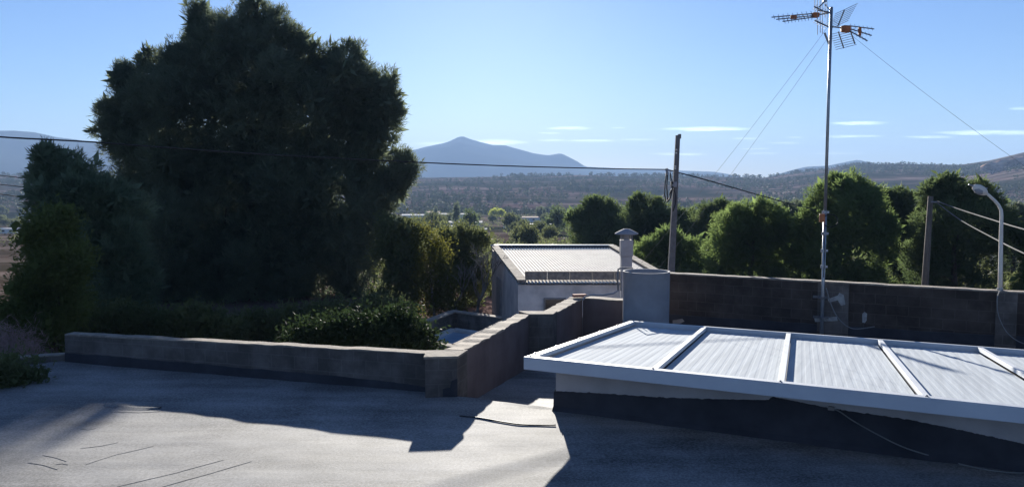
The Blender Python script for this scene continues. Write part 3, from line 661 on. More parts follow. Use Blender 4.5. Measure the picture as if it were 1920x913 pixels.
# pilasters on the back wall
def onW(px,py): return onplane(px,py,W0,W1)
for (xa,xb,lb) in((1534,1592,'x'),(1868,1908,'x')):
    a=onW(xa,560); b_=onW(xb,560); mb=MB(); nrm=Vector((wd.y,-wd.x,0))
    if nrm.y>0: nrm=-nrm
    q=[(a.x+nrm.x*.07,a.y+nrm.y*.07),(b_.x+nrm.x*.07,b_.y+nrm.y*.07),(b_.x+nrm.x*.001,b_.y+nrm.y*.001),(a.x+nrm.x*.001,a.y+nrm.y*.001)]
    quad_prism(mb,q,-.6,.948); o=mb.build('pilaster',M['block'],wl); npart(o,wl)
nrm=Vector((wd.y,-wd.x,0)); nrm=nrm if nrm.y<0 else -nrm
def patch(pts,off,name='cement_patch',mat='patch'):
    mb=MB(); n=len(pts); P=[onW(*p)+nrm*off for p in pts]; Q=[onW(*p)+nrm*(off-.012) for p in pts]
    mb.add(P+Q,[tuple(range(n))]+[(i,n+i,n+(i+1)%n,(i+1)%n) for i in range(n)]); npart(mb.build(name,M[mat],wl),wl)
patch([(1553,560),(1572,553),(1575,548),(1583,552),(1586,570),(1578,572),(1572,562),(1556,566)],.085)
patch([(1528,594),(1545,591),(1548,595),(1570,592),(1572,600),(1530,602)],.1)
patch([(1617,588),(1621,584),(1626,588),(1625,600),(1622,605),(1617,604)],.02)
patch([(1262,600),(1280,597),(1284,602),(1276,606),(1262,606)],.03,mat='concrete')
# ------------------------------------------------------------------ water tank (open fibre-cement cylinder)
tc_=atY(1212,510,17.4); R=.477
tk=empty('water_tank',(tc_.x,tc_.y,-.6),'round open-topped grey fibre cement water tank at the end of the back wall','water tank')
zt=tc_.z+.02
mb=MB(); mb.lathe((tc_.x,tc_.y,0),[(R*.985,-.7),(R*.99,zt*.5),(R,zt-.02),(R+.006,zt-.01),(R+.004,zt),(R-.03,zt),(R-.035,zt-.02),(R-.035,-.3)],56); part(mb,'shell',M['fibre'],tk,smooth=False)
for p in tk.children[0].data.polygons: p.use_smooth=abs(p.normal.z)<.5
mb=MB(); mb.lathe((tc_.x,tc_.y,0),[(R-.036,zt-.5),(.001,zt-.5)],40); part(mb,'water',M['glass'],tk)
# ------------------------------------------------------------------ chimney flue with cowl
DC=29.0; cc=atY(1174,500,DC); s=DC/F
ch=empty('chimney',(cc.x,cc.y,-3.3),'slim pale chimney with a flat pointed cowl rising behind the round water tank','chimney')
z_s=atY(1174,450,DC).z; z_c=atY(1174,438,DC).z
mb=MB(); mb.box((cc.x,cc.y,(z_s-.55-3.3)/2),(.36,.36,z_s-.55+3.3)); part(mb,'stack',M['plaster'],ch,bevel=.015)
mb=MB(); mb.box((cc.x,cc.y,z_s-.27),(.42,.42,.56)); part(mb,'stack_head',M['plaster'],ch,bevel=.02)
mb=MB(); mb.tube([(cc.x,cc.y,z_s),(cc.x,cc.y,z_c+.03)],.11,12)
for sx in(-1,1):
    for sy in(-1,1): mb.tube([(cc.x+sx*.17,cc.y+sy*.17,z_s-.02),(cc.x+sx*.17,cc.y+sy*.17,z_c+.03)],.018,6)
part(mb,'flue_pipe',M['fibre'],ch)
mb=MB(); mb.lathe((cc.x,cc.y,z_c),[(.001,-.01),(.38,-.03),(.41,-.01),(.4,.01),(.25,.09),(.1,.16),(.001,.17)],18); part(mb,'cowl',M['fibre'],ch,smooth=True)
# pipe loop on the tank
T=17.0
pts=[atY(1186,503,T+.5),atY(1166,502,T+.2),atY(1159,505,T),atY(1158,520,T),atY(1159,545,T)]
mb=MB(); mb.tube(pts,.017,8); mb.tube([atY(1164,509,T+.3),atY(1164,545,T+.3)],.012,6); o=mb.build('water_pipe',M['concrete'],None,smooth=True); tag(o,'thin bent water pipe standing against the left of the water tank','pipe')
pts=[atY(1160,544,T),atY(1150,550,T),atY(1130,553,T+.3),atY(1110,553,T+.4),atY(1097,556,T+.5),atY(1093,562,T+.3)]
mb=MB(); mb.tube(pts,.018,8); o=mb.build('water_pipe',M['fibre'],None,smooth=True); tag(o,'grey pipe lying along the top of the cross wall left of the water tank','pipe')
# ------------------------------------------------------------------ CANOPY
cn=empty('roof_canopy',(C0.x,C0.y,0),'low white metal canopy with corrugated panels between beams, over the roof opening','canopy')
EXT=2.9
P0r=P0+nd*((P0r-P0).length+EXT); fd=(P1r-P1).normalized(); P1r=P1+fd*((P1r-P1).length+EXT)
ld=(P1-P0).normalized(); 
upv=nd.cross(ld).normalized()
if upv.z<0: upv=-upv
def nearx(px):  # point on near edge under given pixel column
    r=ray(px,700); a=P0; t=(a.x*r.y-a.y*r.x)/(r.x*nd.y-r.y*nd.x); return a+nd*t
def farx(px):
    r=ray(px,630); a=P1; t=(a.x*r.y-a.y*r.x)/(r.x*fd.y-r.y*fd.x); return a+fd*t
nb=[nearx(x) for x in(1222,1478,1740)]; fb=[farx(x) for x in(1322,1482,1650,1838)]
sp_n=(nb[2]-nb[0]).length/2; sp_f=(fb[3]-fb[0]).length/3
nb=[nb[0]+nd*sp_n*i for i in range(5)]; fb=[fb[0]+fd*sp_f*i for i in range(5)]
FH=.16; bw=.11
mb=MB(); mb.beam(P0-Vector((0,0,FH/2)),P0r-Vector((0,0,FH/2)),.035,FH); 
q=P0+ld*(bw/2)-upv*.0; q2=P0r+ld*(bw/2); mb.beam(q-upv*.012+nd*.002,q2-upv*.012,bw,.02)
part(mb,'front_beam',M['white_metal'],cn,bevel=.003)
mb=MB(); mb.beam(P1-ld*.03-Vector((0,0,.07)),P1r-ld*.03-Vector((0,0,.07)),.05,.14); part(mb,'rear_beam',M['white_metal'],cn,bevel=.003)
mb=MB(); a=P0+nd*(bw/2)+ld*.14; b_=P1+nd*(bw/2)-ld*.07; mb.beam(a-upv*.03,b_-upv*.03,bw,.055); mb.beam(P0+ld*.02+nd*.012-Vector((0,0,.09)),P1-ld*.07+nd*.012-Vector((0,0,.09)),.02,.14); part(mb,'side_beam',M['white_metal'],cn,bevel=.003)
for a,b_ in zip(nb,fb):
    mb=MB(); mb.beam(a+ld*.14-upv*.035,b_-ld*.06-upv*.035,.07,.055); part(mb,'cross_beam',M['white_metal'],cn,bevel=.003)
# corrugated panels between beams
lefts=[(P0+nd*bw,P1+nd*bw)]+[(a+nd*.045,b_+nd*.045) for a,b_ in zip(nb,fb)]
rights=[(a-nd*.045,b_-nd*.045) for a,b_ in zip(nb,fb)]+[(P0r-nd*.02,P1r-nd*.02)]
for (la,lb_),(ra,rb_) in zip(lefts,rights):
    W=(ra-la).length; nr=max(4,round(W/.115)); prof=[]
    for k in range(nr):
        prof+=[(k/nr,0),((k+.5)/nr,0),((k+.62)/nr,-.0022),((k+.88)/nr,-.0022)]
    prof.append((1,0)); vs=[];fs=[]; NY=2
    for t,h in prof:
        a=la.lerp(ra,t)+ld*.13; b_=lb_.lerp(rb_,t)-ld*.1
        for jy in range(NY+1):
            p=a.lerp(b_,jy/NY)-upv*(.085-h); vs.append(p)
    n=len(prof); K=NY+1
    for i in range(n-1):
        for jy in range(NY): fs.append((i*K+jy,(i+1)*K+jy,(i+1)*K+jy+1,i*K+jy+1))
    mb=MB(); mb.add(vs,fs); part(mb,'panel',M['panel'],cn)
# closing underside
mb=MB(); mb.add([P0+ld*.05-upv*.13+nd*.05,P0r+ld*.05-upv*.13,P1r-ld*.1-upv*.13,P1-ld*.1-upv*.13+nd*.05],[(0,1,2,3)]); part(mb,'underside',M['dark'],cn)
def screw(p): 
    mb=MB(); mb.lathe(p,[(.02,-.004),(.02,.004),(.011,.006),(.011,.016),(.0005,.018)],8); part(mb,'screw',M['alu'],cn)
for t in(.06,.22,.42,.62,.82): screw(P0.lerp(P1,t)+nd*.03)
for p in nb[:4]: screw(p+ld*.05); 
screw(P0+nd*.06+ld*.05)
# side walls under the canopy (camera side and left side)
wn=C0; wh=.62
wroot=empty('stairwell_wall',(C0.x,C0.y,-.1),'pale plastered wall under the canopy with black felt turned up over its lower part','wall')
far=C0+nd*9.5; thk=.2
mb=MB(); q=[(C0.x,C0.y),(far.x,far.y),(far.x+ld.x*thk,far.y+ld.y*thk),(C0.x+ld.x*thk,C0.y+ld.y*thk)]; quad_prism(mb,q,-.4,.615)
part(mb,'wall',M['plaster'],wroot)
e=C0+ld*4.6; mb=MB(); q=[(C0.x+ld.x*(thk+.002),C0.y+ld.y*(thk+.002)),(C0.x+nd.x*thk+ld.x*(thk+.002),C0.y+nd.y*thk+ld.y*(thk+.002)),(e.x+nd.x*thk,e.y+nd.y*thk),(e.x,e.y)]
quad_prism(mb,q,-.9,.4); part(mb,'side_wall',M['plaster'],wroot)
# felt upstand on camera face; top line follows the photograph's ragged edge
line=[(1036,733),(1120,737),(1240,745),(1330,748),(1440,750),(1448,744),(1470,748),(1560,766),(1700,786),(1800,806),(1920,832),(2050,862),(2300,900)]
n_=Vector((nd.y,-nd.x,0)); n_=n_ if n_.y<0 else -n_
vs=[];fs=[]; xs_=np.arange(1036,2300,3.0)
for i,px in enumerate(xs_):
    py=float(pinterp(px,line))+1.6*mn.noise(Vector((px*.09,0,0)))+1.2*mn.noise(Vector((px*.31,3,0)))
    p=onplane(px,py,C0,C0+nd)+n_*.012
    if i==0: p=C0+n_*.012-nd*.012+Vector((0,0,p.z))
    bz=roofz(p.x,p.y)
    vs+=[(p.x-n_.x*.011,p.y-n_.y*.011,p.z+.004),(p.x,p.y,p.z),(p.x+n_.x*.012,p.y+n_.y*.012,.06),(p.x+n_.x*.07,p.y+n_.y*.07,-.012)]
for i in range(len(xs_)-1):
    for k in range(3): fs.append((i*4+k,(i+1)*4+k,(i+1)*4+k+1,i*4+k+1))
mb=MB(); mb.add(vs,fs); part(mb,'felt_upstand',M['black_felt'],wroot)
vs=[];fs=[]
for i in range(20):
    p=C0-nd*.012+ld*(i*.25-.01); vs+=[(p.x,p.y,.27+.01*mn.noise(p*4)),(p.x,p.y,-.9)]
for i in range(19): fs.append((i*2,i*2+1,i*2+3,i*2+2))
mb=MB(); mb.add(vs,fs); part(mb,'felt_upstand',M['black_felt'],wroot)
# grey cable leaving the wall and lying on the roof
def cable_obj(name,pts,r,mat,label,cat='cable',n=6,sub=6):
    P=[Vector(p) for p in pts]; out=[]
    for i in range(len(P)-1):
        p0=P[max(i-1,0)];p1=P[i];p2=P[i+1];p3=P[min(i+2,len(P)-1)]
        for k in range(sub):
            t=k/sub; out.append(.5*((2*p1)+(p2-p0)*t+(2*p0-5*p1+4*p2-p3)*t*t+(3*p1-p0-3*p2+p3)*t**3))
    out.append(P[-1]); mb=MB(); mb.tube(out,r,n); o=mb.build(name,M[mat],None,smooth=True); return tag(o,label,cat)
cw=lambda px,py:onplane(px,py,C0,C0+nd)+n_*.03
pts=[cw(1560,764),cw(1575,770),cw(1600,787),cw(1650,815),cw(1700,836)+n_*.05]+[atZ(x,y,.012) for x,y in((1770,861),(1830,876),(1880,884),(1940,886),(2100,884))]
cable_obj('cable',pts,.0075,'greycable','thin grey cable coming out of the plastered wall and trailing over the roof')
jb=MB(); p=cw(1559,764); jb.box((p.x,p.y,p.z),(.07,.03,.045),rz=math.atan2(nd.y,nd.x)); o=jb.build('cable_clip',M['concrete'],None,bevel=.005); tag(o,'small cement blob where the grey cable leaves the plastered wall','clip')
pts=[atZ(x,y,.014) for x,y in((862,779),(900,783),(940,790),(975,795),(1010,796),(1042,796))]
cable_obj('cable',pts,.009,'cable','short thin black cable lying across the lit part of the roof between the walls')
# ------------------------------------------------------------------ antenna mast
Dm=onW(1545,560).y-.25
AM=lambda px,py,dd=0:atY(px,py,Dm+dd)
mbase=AM(1540,640); mbase.z=-.55
mast=empty('antenna_mast',mbase,'tall grey steel antenna mast standing against the pilaster of the dark back wall','mast')
z1=AM(1546,410).z
mb=MB(); top=AM(1559,14); mid=AM(1547,400); mb.tube([mbase,AM(1543,540),mid],.035,12); part(mb,'lower_tube',M['steel'],mast,smooth=True)
mb=MB(); mb.tube([AM(1547,404),AM(1553,200),top],.03,12); part(mb,'upper_tube',M['steel'],mast,smooth=True)
for py in(398,438,470,500):
    c_=AM(1543+(500-py)*.03,py); mb=MB(); mb.tube([c_-Vector((0,0,.03)),c_+Vector((0,0,.03))],.05,12); mb.box((c_.x+.05,c_.y-.02,c_.z),(.06,.03,.04)); part(mb,'clamp',M['steel'],mast)
for py in(558,596):
    c_=AM(1542,py); mb=MB(); mb.box((c_.x,c_.y+.09,c_.z),(.3,.02,.05),rz=math.atan2(wd.y,wd.x)); mb.box((c_.x,c_.y+.02,c_.z),(.1,.16,.04)); part(mb,'wall_bracket',M['pole'],mast)
bx_=AM(1541,409,-.07); mb=MB(); mb.box(bx_,(.1,.06,.16)); part(mb,'amplifier_box',M['orange'],mast,bevel=.01)
ring=[AM(1557+14*math.cos(a)*1.0,414+12*math.sin(a),-.05) for a in np.linspace(2.6,-3.4,26)]
mb=MB(); mb.tube(ring,.008,5); mb.tube([AM(1541,418,-.06),AM(1539,428,-.06),AM(1544,440,-.05),AM(1547,460,-.05),AM(1544,520,-.05)],.008,5); part(mb,'coax_loop',M['cable'],mast,smooth=True)
cable_obj('cable',[AM(1549,540,-.05),AM(1560,575,-.1),AM(1575,600,-.2),AM(1600,616,-.3),AM(1640,612,-.4)],.01,'greycable','thin cable drooping from the mast in front of the dark back wall')
# antennas
def rod(mb,a,b,r): mb.tube([a,b],r,6)
def yagi3(name,label,booms,box,elem_dir,nel,el_len,root_pt,arm):
    root=empty(name,root_pt,label,'antenna',None)
    mb=MB()
    for a,b in booms: rod(mb,a,b,.012)
    part(mb,'boom',M['alu'],root)
    mb=MB()
    for a,b in booms:
        for k in range(nel):
            c_=Vector(a).lerp(Vector(b),(k+.5)/nel); l=el_len*(1-.25*k/nel); rod(mb,c_-elem_dir*l,c_+elem_dir*l,.005)
    part(mb,'directors',M['alu'],root)
    mb=MB(); mb.box(box,(.13,.1,.1),rz=.1); part(mb,'dipole_box',M['orange'],root,bevel=.02)
    mb=MB(); rod(mb,arm[0],arm[1],.014); part(mb,'arm',M['alu'],root)
    return root
# left-pointing, directors seen nearly end on -> short upright stubs
ed_=(Vector((0,.75,0))+Vector((0,0,1))).normalized()
bo=[(AM(1526,26),AM(1447,33,-.25)),(AM(1526,30),AM(1456,37,-.5)),(AM(1524,33),AM(1468,41,-.75))]
y1=yagi3('tv_antenna','three-boom television antenna pointing left, top of the mast',bo,AM(1529,29,-.02),ed_,9,.075,AM(1558,24),(AM(1520,31),AM(1560,24)))
mb=MB(); bx2=AM(1488,33,-.35); mb.box(bx2,(.12,.05,.07)); part(mb,'spacer',M['orange'],y1,bevel=.01)
mb=MB(); rod(mb,AM(1527,13,-.3),AM(1552,26,.05),.014); rod(mb,AM(1528,39,-.2),AM(1553,51,0),.014)
for k in range(6): 
    a=AM(1528+k*4,14+k*2.4,-.3+.05*k); rod(mb,a-Vector((.05,.25,0)),a+Vector((.05,.25,0)),.005); a=AM(1529+k*4,39+k*2.3,-.2+.03*k); rod(mb,a-Vector((.05,.25,0)),a+Vector((.05,.25,0)),.005)
part(mb,'reflector',M['alu'],y1)
bo=[(AM(1592,49),AM(1639,55,-.3)),(AM(1592,54),AM(1634,67,-.5)),(AM(1592,58),AM(1626,77,-.7))]
y2=yagi3('tv_antenna','three-boom television antenna with large grid reflectors pointing right',bo,AM(1583,54,-.02),ed_,6,.06,AM(1558,50),(AM(1555,50),AM(1585,54)))
mb=MB(); mb.box(AM(1586,55,-.05),(.16,.12,.13),rz=.3); part(mb,'dipole_box',M['orange'],y2,bevel=.02)
mb=MB(); mb.box(AM(1612,60,-.3),(.05,.06,.17)); part(mb,'spacer',M['orange'],y2,bevel=.01)
mb=MB(); rod(mb,AM(1571,50,0),AM(1583,20,.1),.013); rod(mb,AM(1572,60,0),AM(1582,91,.1),.013); rod(mb,AM(1594,57,-.1),AM(1603,83,0),.013)
for k in range(8):
    t=k/7; a0=AM(1571+12*t,48-29*t,.05); dx=Vector((.22,-.1,.10)); rod(mb,a0-dx*.7,a0+dx*(.8+.2*t),.0055)
    a0=AM(1571+11*t,62+28*t,.05); dx=Vector((.24,-.06,.055)); rod(mb,a0-dx*.6,a0+dx*.95,.0055)
part(mb,'reflector',M['alu'],y2)
# vertical VHF antenna receding
y3=empty('tv_antenna',AM(1556,20),'antenna with long upright rods just left of the mast top','antenna')
mb=MB(); rod(mb,AM(1534,20,-.3),AM(1558,24,.1),.012); rod(mb,AM(1536,14,-.2),AM(1548,2,-.1),.012); rod(mb,AM(1546,8,0),AM(1558,22,0),.01); part(mb,'boom',M['alu'],y3)
mb=MB()
for x,t_,bt in((1527,-22,24),(1532,-26,66),(1537,-20,62),(1541,-24,64),(1546,-28,34),(1550,-20,48)): rod(mb,AM(x,t_,-.1),AM(x+1,bt,-.1),.0065)
part(mb,'rods',M['alu'],y3)
mb=MB(); mb.box(AM(1546,2,-.1),(.07,.05,.05)); part(mb,'dipole_box',M['steel'],y3)
mb=MB(); rod(mb,AM(1546,62,.03),AM(1555,85,.03),.02); part(mb,'strut',M['steel'],mast)
# guy wires
for (pa_,pb_,lb,Db) in(((1556,46),(1190,508,),'left one of the two guy wires running down left from the mast head',W0.y-.1),((1556,66),(1228,512),'right one of the two guy wires running down left from the mast head',W0.y-.1),((1562,38),(2080,420),'thin guy wire running down to the right from the mast head',13.5)):
    a=AM(*pa_); b_=atY(pb_[0],pb_[1],Db); mb=MB(); pts=[a.lerp(b_,t)-Vector((0,0,.10*4*t*(1-t))) for t in np.linspace(0,1,14)]; mb.tube(pts,.0026,5); o=mb.build('guy_wire',M['pole'],None); tag(o,lb,'wire')
# ------------------------------------------------------------------ street lamp on the wall
Dl=onW(1876,546).y+.1
AL=lambda px,py,dd=0:atY(px,py,Dl+dd)
lb_=AL(1875,548); lb_.z=.98
lamp=empty('street_lamp',lb_,'pale curved street lamp rising from the right part of the dark back wall','street lamp')
pts=[AL(1875,549),AL(1876,500),AL(1877,440),AL(1878,404),AL(1877,394),AL(1872,384),AL(1865,376),AL(1855,367),AL(1845,359)]
mb=MB(); mb.tube(pts,[.04,.037,.034,.031,.03,.028,.027,.026,.025],12); part(mb,'post',M['corr'],lamp,smooth=True)
mb=MB(); mb.tube([AL(1875,549),AL(1875,540)],.055,12); part(mb,'base_collar',M['steel'],lamp)
a=AL(1850,363); b_=AL(1824,349); mb=MB()
d_=(b_-a)
prof=[(0,.035),(.12,.06),(.35,.085),(.65,.085),(.9,.055),(1,.02)]
mb.tube([a+d_*t for t,_ in prof],[r for _,r in prof],14); part(mb,'lamp_head',M['corr'],lamp,smooth=True)
mb=MB(); mb.tube([a+d_*t+Vector((-.015,-.03,-.035)) for t in(.3,.45,.7,.85)],[.03,.062,.06,.02],12); part(mb,'lamp_glass',M['fibre'],lamp,smooth=True)
mb=MB(); mb.tube([b_,AL(1816,346)],[.02,.012],8); mb.tube([AL(1847,360),AL(1850,352)],.02,8); part(mb,'sensor',M['alu'],lamp)
cable_obj('cable',[AL(1874,546,-.22),AL(1870,560,-.32),AL(1871,585,-.32),AL(1878,606,-.34),AL(1890,625,-.4),AL(1910,640,-.5),AL(1940,650,-.6)],.008,'greycable','thin cable hanging from the foot of the street lamp down the dark wall')
# ------------------------------------------------------------------ poles and wires behind the wall
Dp=27.0
pb0=atY(1250,620,Dp); pb0.z=-3.2
up_=empty('utility_pole',pb0,'square grey concrete utility pole with bolt holes behind the water tank','utility pole')
pt=atY(1271,254,Dp); pm=atY(1262,400,Dp)
pp=[pb0.lerp(pt,t) for t in(0,1)]
mb=MB(); ax=(pt-pb0).normalized()
def taper(mb,a,b,w0,w1,d0,d1):
    mb.add([a+Vector((sx*w0/2,sy*d0/2,0)) for sx,sy in((-1,-1),(1,-1),(1,1),(-1,1))]+[b+Vector((sx*w1/2,sy*d1/2,0)) for sx,sy in((-1,-1),(1,-1),(1,1),(-1,1))],[(3,2,1,0),(4,5,6,7),(0,1,5,4),(1,2,6,5),(2,3,7,6),(3,0,4,7)])
taper(mb,pb0,pt,.26,.13,.2,.12); part(mb,'post',M['pole'],up_,bevel=.008)
mb=MB()
for py in(281,287,312,316): c_=atY(1268.5-(py-280)*.07,py,Dp-.075); mb.box(c_,(.05,.02,.045))
part(mb,'bolt_holes',M['corr'],up_)
mb=MB(); c_=atY(1274,256,Dp); mb.box(c_,(.09,.1,.14)); part(mb,'pole_top_bracket',M['pole'],up_)
mb=MB(); c_=atY(1263,346,Dp-.12); mb.box(c_,(.2,.1,.17)); part(mb,'junction_box',M['fibre'],up_,bevel=.01)
mb=MB(); mb.tube([atY(1262,321,Dp-.1),atY(1248,318,Dp-.3)],.025,8); mb.tube([atY(1250,316,Dp-.3),atY(1252,328,Dp-.3)],.045,8); part(mb,'insulator_arm',M['alu'],up_)
mb=MB()
for pts in([(1250,322),(1247,345),(1246,365),(1249,378),(1256,372),(1260,355),(1259,340)],[(1252,322),(1250,350),(1252,376),(1257,360),(1262,350)],[(1256,322),(1258,335),(1262,345)],[(1263,354),(1267,370),(1266,384),(1262,396)],[(1261,354),(1257,372),(1251,379)]):
    mb.tube([atY(x,y,Dp-.2) for x,y in pts],.02,6)
part(mb,'cable_loops',M['cable'],up_,smooth=True)
Aw=(-9.9-1.2,15.0); Bw=(atY(1250,318,Dp-.3).x,Dp-.3)
pts=[onplane(x,y,Aw,Bw) for x,y in((-160,243),(0,257),(90,262),(180,267),(300,276),(400,283),(520,291),(640,297),(750,303),(860,308),(970,312),(1080,315),(1170,317),(1250,318))]
cable_obj('overhead_cable',pts,.017,'cable','thick black overhead cable crossing in front of the huge pine at the utility pole','cable',sub=4)
Q=[atY(1264,322,Dp),atY(1300,331,Dp+1),atY(1350,345,Dp+2.5),(atY(1420,365,Dp+5)),atY(1470,379,Dp+7),atY(1515,390,Dp+12),atY(1560,398,Dp+22),atY(1740,398,Dp+30)]
cable_obj('overhead_cable',Q,.02,'cable','black overhead cable running right from the utility pole to the wooden pole','cable',sub=4)
# wooden pole
Dq=30.0; wb0=atY(1728,600,Dq); wb0.z=-3.2; wt=atY(1745,368,Dq)
wp=empty('wooden_pole',wb0,'weathered wooden pole in front of the widest pine behind the dark wall','utility pole')
mb=MB(); mb.tube([wb0,wb0.lerp(wt,.5),wt],[.13,.115,.09],10); part(mb,'post',M['wood'],wp,smooth=True)
mb=MB(); mb.tube([atY(1746,379,Dq-.1),atY(1762,379,Dq-.3)],.03,6); part(mb,'hook',M['alu'],wp)
cable_obj('overhead_cable',[atY(x,y,d) for x,y,d in((1758,378,Dq-.3),(1800,393,Dq-2),(1860,412,Dq-5),(1920,430,Dq-8),(2050,462,Dq-12))],.018,'pole','upper grey cable going right from the wooden pole','cable',sub=4)
cable_obj('overhead_cable',[atY(x,y,d) for x,y,d in((1758,381,Dq-.3),(1800,412,Dq-2),(1860,445,Dq-5),(1920,475,Dq-8),(2050,530,Dq-12))],.018,'pole','lower grey cable going right from the wooden pole','cable',sub=4)
for k,(ya,yb,yc,lb) in enumerate([(329,338,352,'topmost of three thin wires at the far left, above the fields'),(346,354,366,'middle one of three thin wires at the far left'),(364,376,388,'lowest of three thin wires at the far left')]):
    cable_obj('overhead_cable',[atY(x,y,d) for x,y,d in((-150,ya-16,38),(0,ya,42),(70,yb,44),(160,yc,47),(300,yc+14,52))],.022,'cable',lb,'cable')
# ------------------------------------------------------------------ SHED
zr=.08; 
S_fl=atY(922,463,40.5); S_fr=atY(1152,463,40.5)
ze=-.72; S_nl=atZ(972,529,ze); 
sd_=(S_fr-S_fl).normalized(); 
S_nr=Vector((S_nl.x,S_nl.y,ze))+Vector((sd_.x,sd_.y,0))*((S_fr-S_fl).length)
shd=empty('shed',(S_nl.x+2,S_nl.y+2,-3.3),'pale shed with a single-slope white corrugated roof in front of the valley','shed')
f2=lambda p,z:Vector((p.x,p.y,z))
ins=.28
pl,prr,ql,qr=S_nl,S_nr,S_fl,S_fr
dn=(ql-pl).normalized()
# walls (closed prism with sloping top)
wl0=pl+dn*.15; 
cor=[f2(pl+dn*.1,-3.5),f2(prr+dn*.1,-3.5),f2(qr,-3.5),f2(ql,-3.5)]
topc=[pl+dn*.1-Vector((0,0,.12)),prr+dn*.1-Vector((0,0,.12)),qr-Vector((0,0,.12)),ql-Vector((0,0,.12))]
mb=MB(); mb.add(cor+topc,[(3,2,1,0),(4,5,6,7),(0,1,5,4),(1,2,6,5),(2,3,7,6)]); part(mb,'wall',M['shedwall'],shd)
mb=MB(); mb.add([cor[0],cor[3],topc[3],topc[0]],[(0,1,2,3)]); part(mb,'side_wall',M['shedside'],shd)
# corrugated sheet
n=44; vs=[];fs=[]; 
Lx=(prr-pl).length; cols=n*6
for i in range(cols+1):
    t=i/cols; a=pl.lerp(prr,t); b_=ql.lerp(qr,t); h=.028*math.sin(2*math.pi*i/6)
    for r_ in range(2): p=(a-dn*.06 if r_==0 else b_-dn*.12); vs.append(p+Vector((0,0,h-.03)))
for i in range(cols): fs.append((i*2,i*2+2,i*2+3,i*2+1))
mb=MB(); mb.add(vs,fs); part(mb,'roof_sheet',M['corr'],shd,smooth=True)
up3=Vector((0,0,1))
for s_,a,b_ in((1,pl,ql),(-1,prr,qr)):
    mb=MB(); o_=sd_*(.13*s_); K=16
    rn=random.Random(3)
    for k in range(K):
        t0=k/K; t1=(k+1)/K-.004; mb.beam(a.lerp(b_,t0)+o_+up3*(.05+rn.uniform(-.006,.006)),a.lerp(b_,t1)+o_+up3*(.05+rn.uniform(-.006,.006)),.34+rn.uniform(-.01,.01),.09)
    part(mb,'verge_coping',M['coping'],shd)
mb=MB(); mb.beam(ql+up3*.06-sd_*.05+dn*.1,qr+up3*.06+dn*.1,.14,.07); part(mb,'ridge_capping',M['white_metal'],shd)
mb=MB(); mb.beam(ql+up3*-.01+sd_*.3,qr-sd_*.3+up3*-.01,.02,.13); part(mb,'ridge_upstand',M['dark'],shd)
# blocks along the eave
b0=pl.lerp(ql,.05)+sd_*.3; tot=4.2; K=5
for k in range(K):
    a=b0+sd_*(tot/K*k+.01); c_=b0+sd_*(tot/K*(k+1)-.004); mb=MB(); mb.beam(a+up3*.17,c_+up3*.17,.2,.32); part(mb,'eave_block',M['coping'],shd)
# window in the front wall
wx=onplane(1040,572,cor[0],cor[1]); fn=Vector((sd_.y,-sd_.x,0)); fn=fn if fn.y<0 else -fn
mb=MB(); mb.box(wx+fn*.03,(.82,.1,.55),rz=math.atan2(sd_.y,sd_.x)); wf=part(mb,'window',M['concrete'],shd)
mb=MB(); mb.box(wx+fn*.07,(.7,.05,.44),rz=math.atan2(sd_.y,sd_.x)); o=mb.build('pane',M['glass'],wf); npart(o,shd)
# door in the side wall
sdn=(cor[3]-cor[0]).normalized(); dp=onplane(937,570,cor[0],cor[3]); mb=MB(); on=Vector((-sdn.y,sdn.x,0)); on=on if on.x<0 else -on
mb.box(Vector((dp.x,dp.y,-2.3))+on*.03,(1.5,.07,2.1),rz=math.atan2(sdn.y,sdn.x)); dr_=part(mb,'door',simple('door_paint',(.34,.31,.29),(.26,.23,.22),rough=.8),shd)
# ------------------------------------------------------------------ POOL
pzl=-2.0; L_=atZ(850,584,pzl); R_=atZ(958,598,pzl); N_=atZ(806,601,pzl); dl=(N_-L_).normalized(); NL=L_+dl*5.5; NR=R_+dl*5.5
pool=empty('pool',(L_.x,L_.y,-3.2),'small raised pool with brown block walls and a pale blue basin beside the shed','pool')
for a,b_ in((L_,R_),(L_,NL),(R_,NR),(NL,NR)):
    mb=MB(); ext=(b_-a).normalized()*.13; o1=0 if a is L_ and b_ is R_ else .002
    e0=ext if not(a is L_ and b_ is R_) and not(a is NL) else -ext
    mb.beam(f2(a,-2.66)+e0,f2(b_,-2.66)+(-ext if e0 is ext else ext),.26,1.3); w_=part(mb,'pool_wall',M['block'],pool)
    mb=MB(); mb.beam(f2(a,-1.985-o1)+e0,f2(b_,-1.985-o1)+(-ext if e0 is ext else ext),.34,.045); part(mb,'coping',M['coping'],pool)
M['basin']=simple('basin_blue',(.45,.6,.72),(.38,.52,.66),rough=.6,scale=1)
mb=MB(); mb.add([f2(L_.lerp(NR,.06),-2.72),f2(R_.lerp(NL,.06),-2.72),f2(NR.lerp(L_,.06),-2.72),f2(NL.lerp(R_,.06),-2.72)],[(0,1,2,3)]); part(mb,'basin_floor',M['basin'],pool)
wm=simple('pool_water',(.3,.45,.58),(.26,.4,.52),rough=.12,spec=.5); 
q0=L_.lerp(NR,.14);q1=R_.lerp(NL,.14);q2=NR.lerp(L_,.1);q3=NL.lerp(R_,.1)
mb=MB(); mb.add([f2(q0,-2.62),f2(q1,-2.62),f2(q2,-2.62),f2(q3,-2.62)],[(0,1,2,3)]); part(mb,'water',wm,pool)
for a,b_ in((L_.lerp(NR,.1),R_.lerp(NL,.1)),(L_.lerp(NR,.1),NL.lerp(R_,.08)),(R_.lerp(NL,.1),NR.lerp(L_,.08))):
    mb=MB(); mb.beam(f2(a,-2.58),f2(b_,-2.58),.22,.12); part(mb,'pool_rim',M['hwhite'],pool)
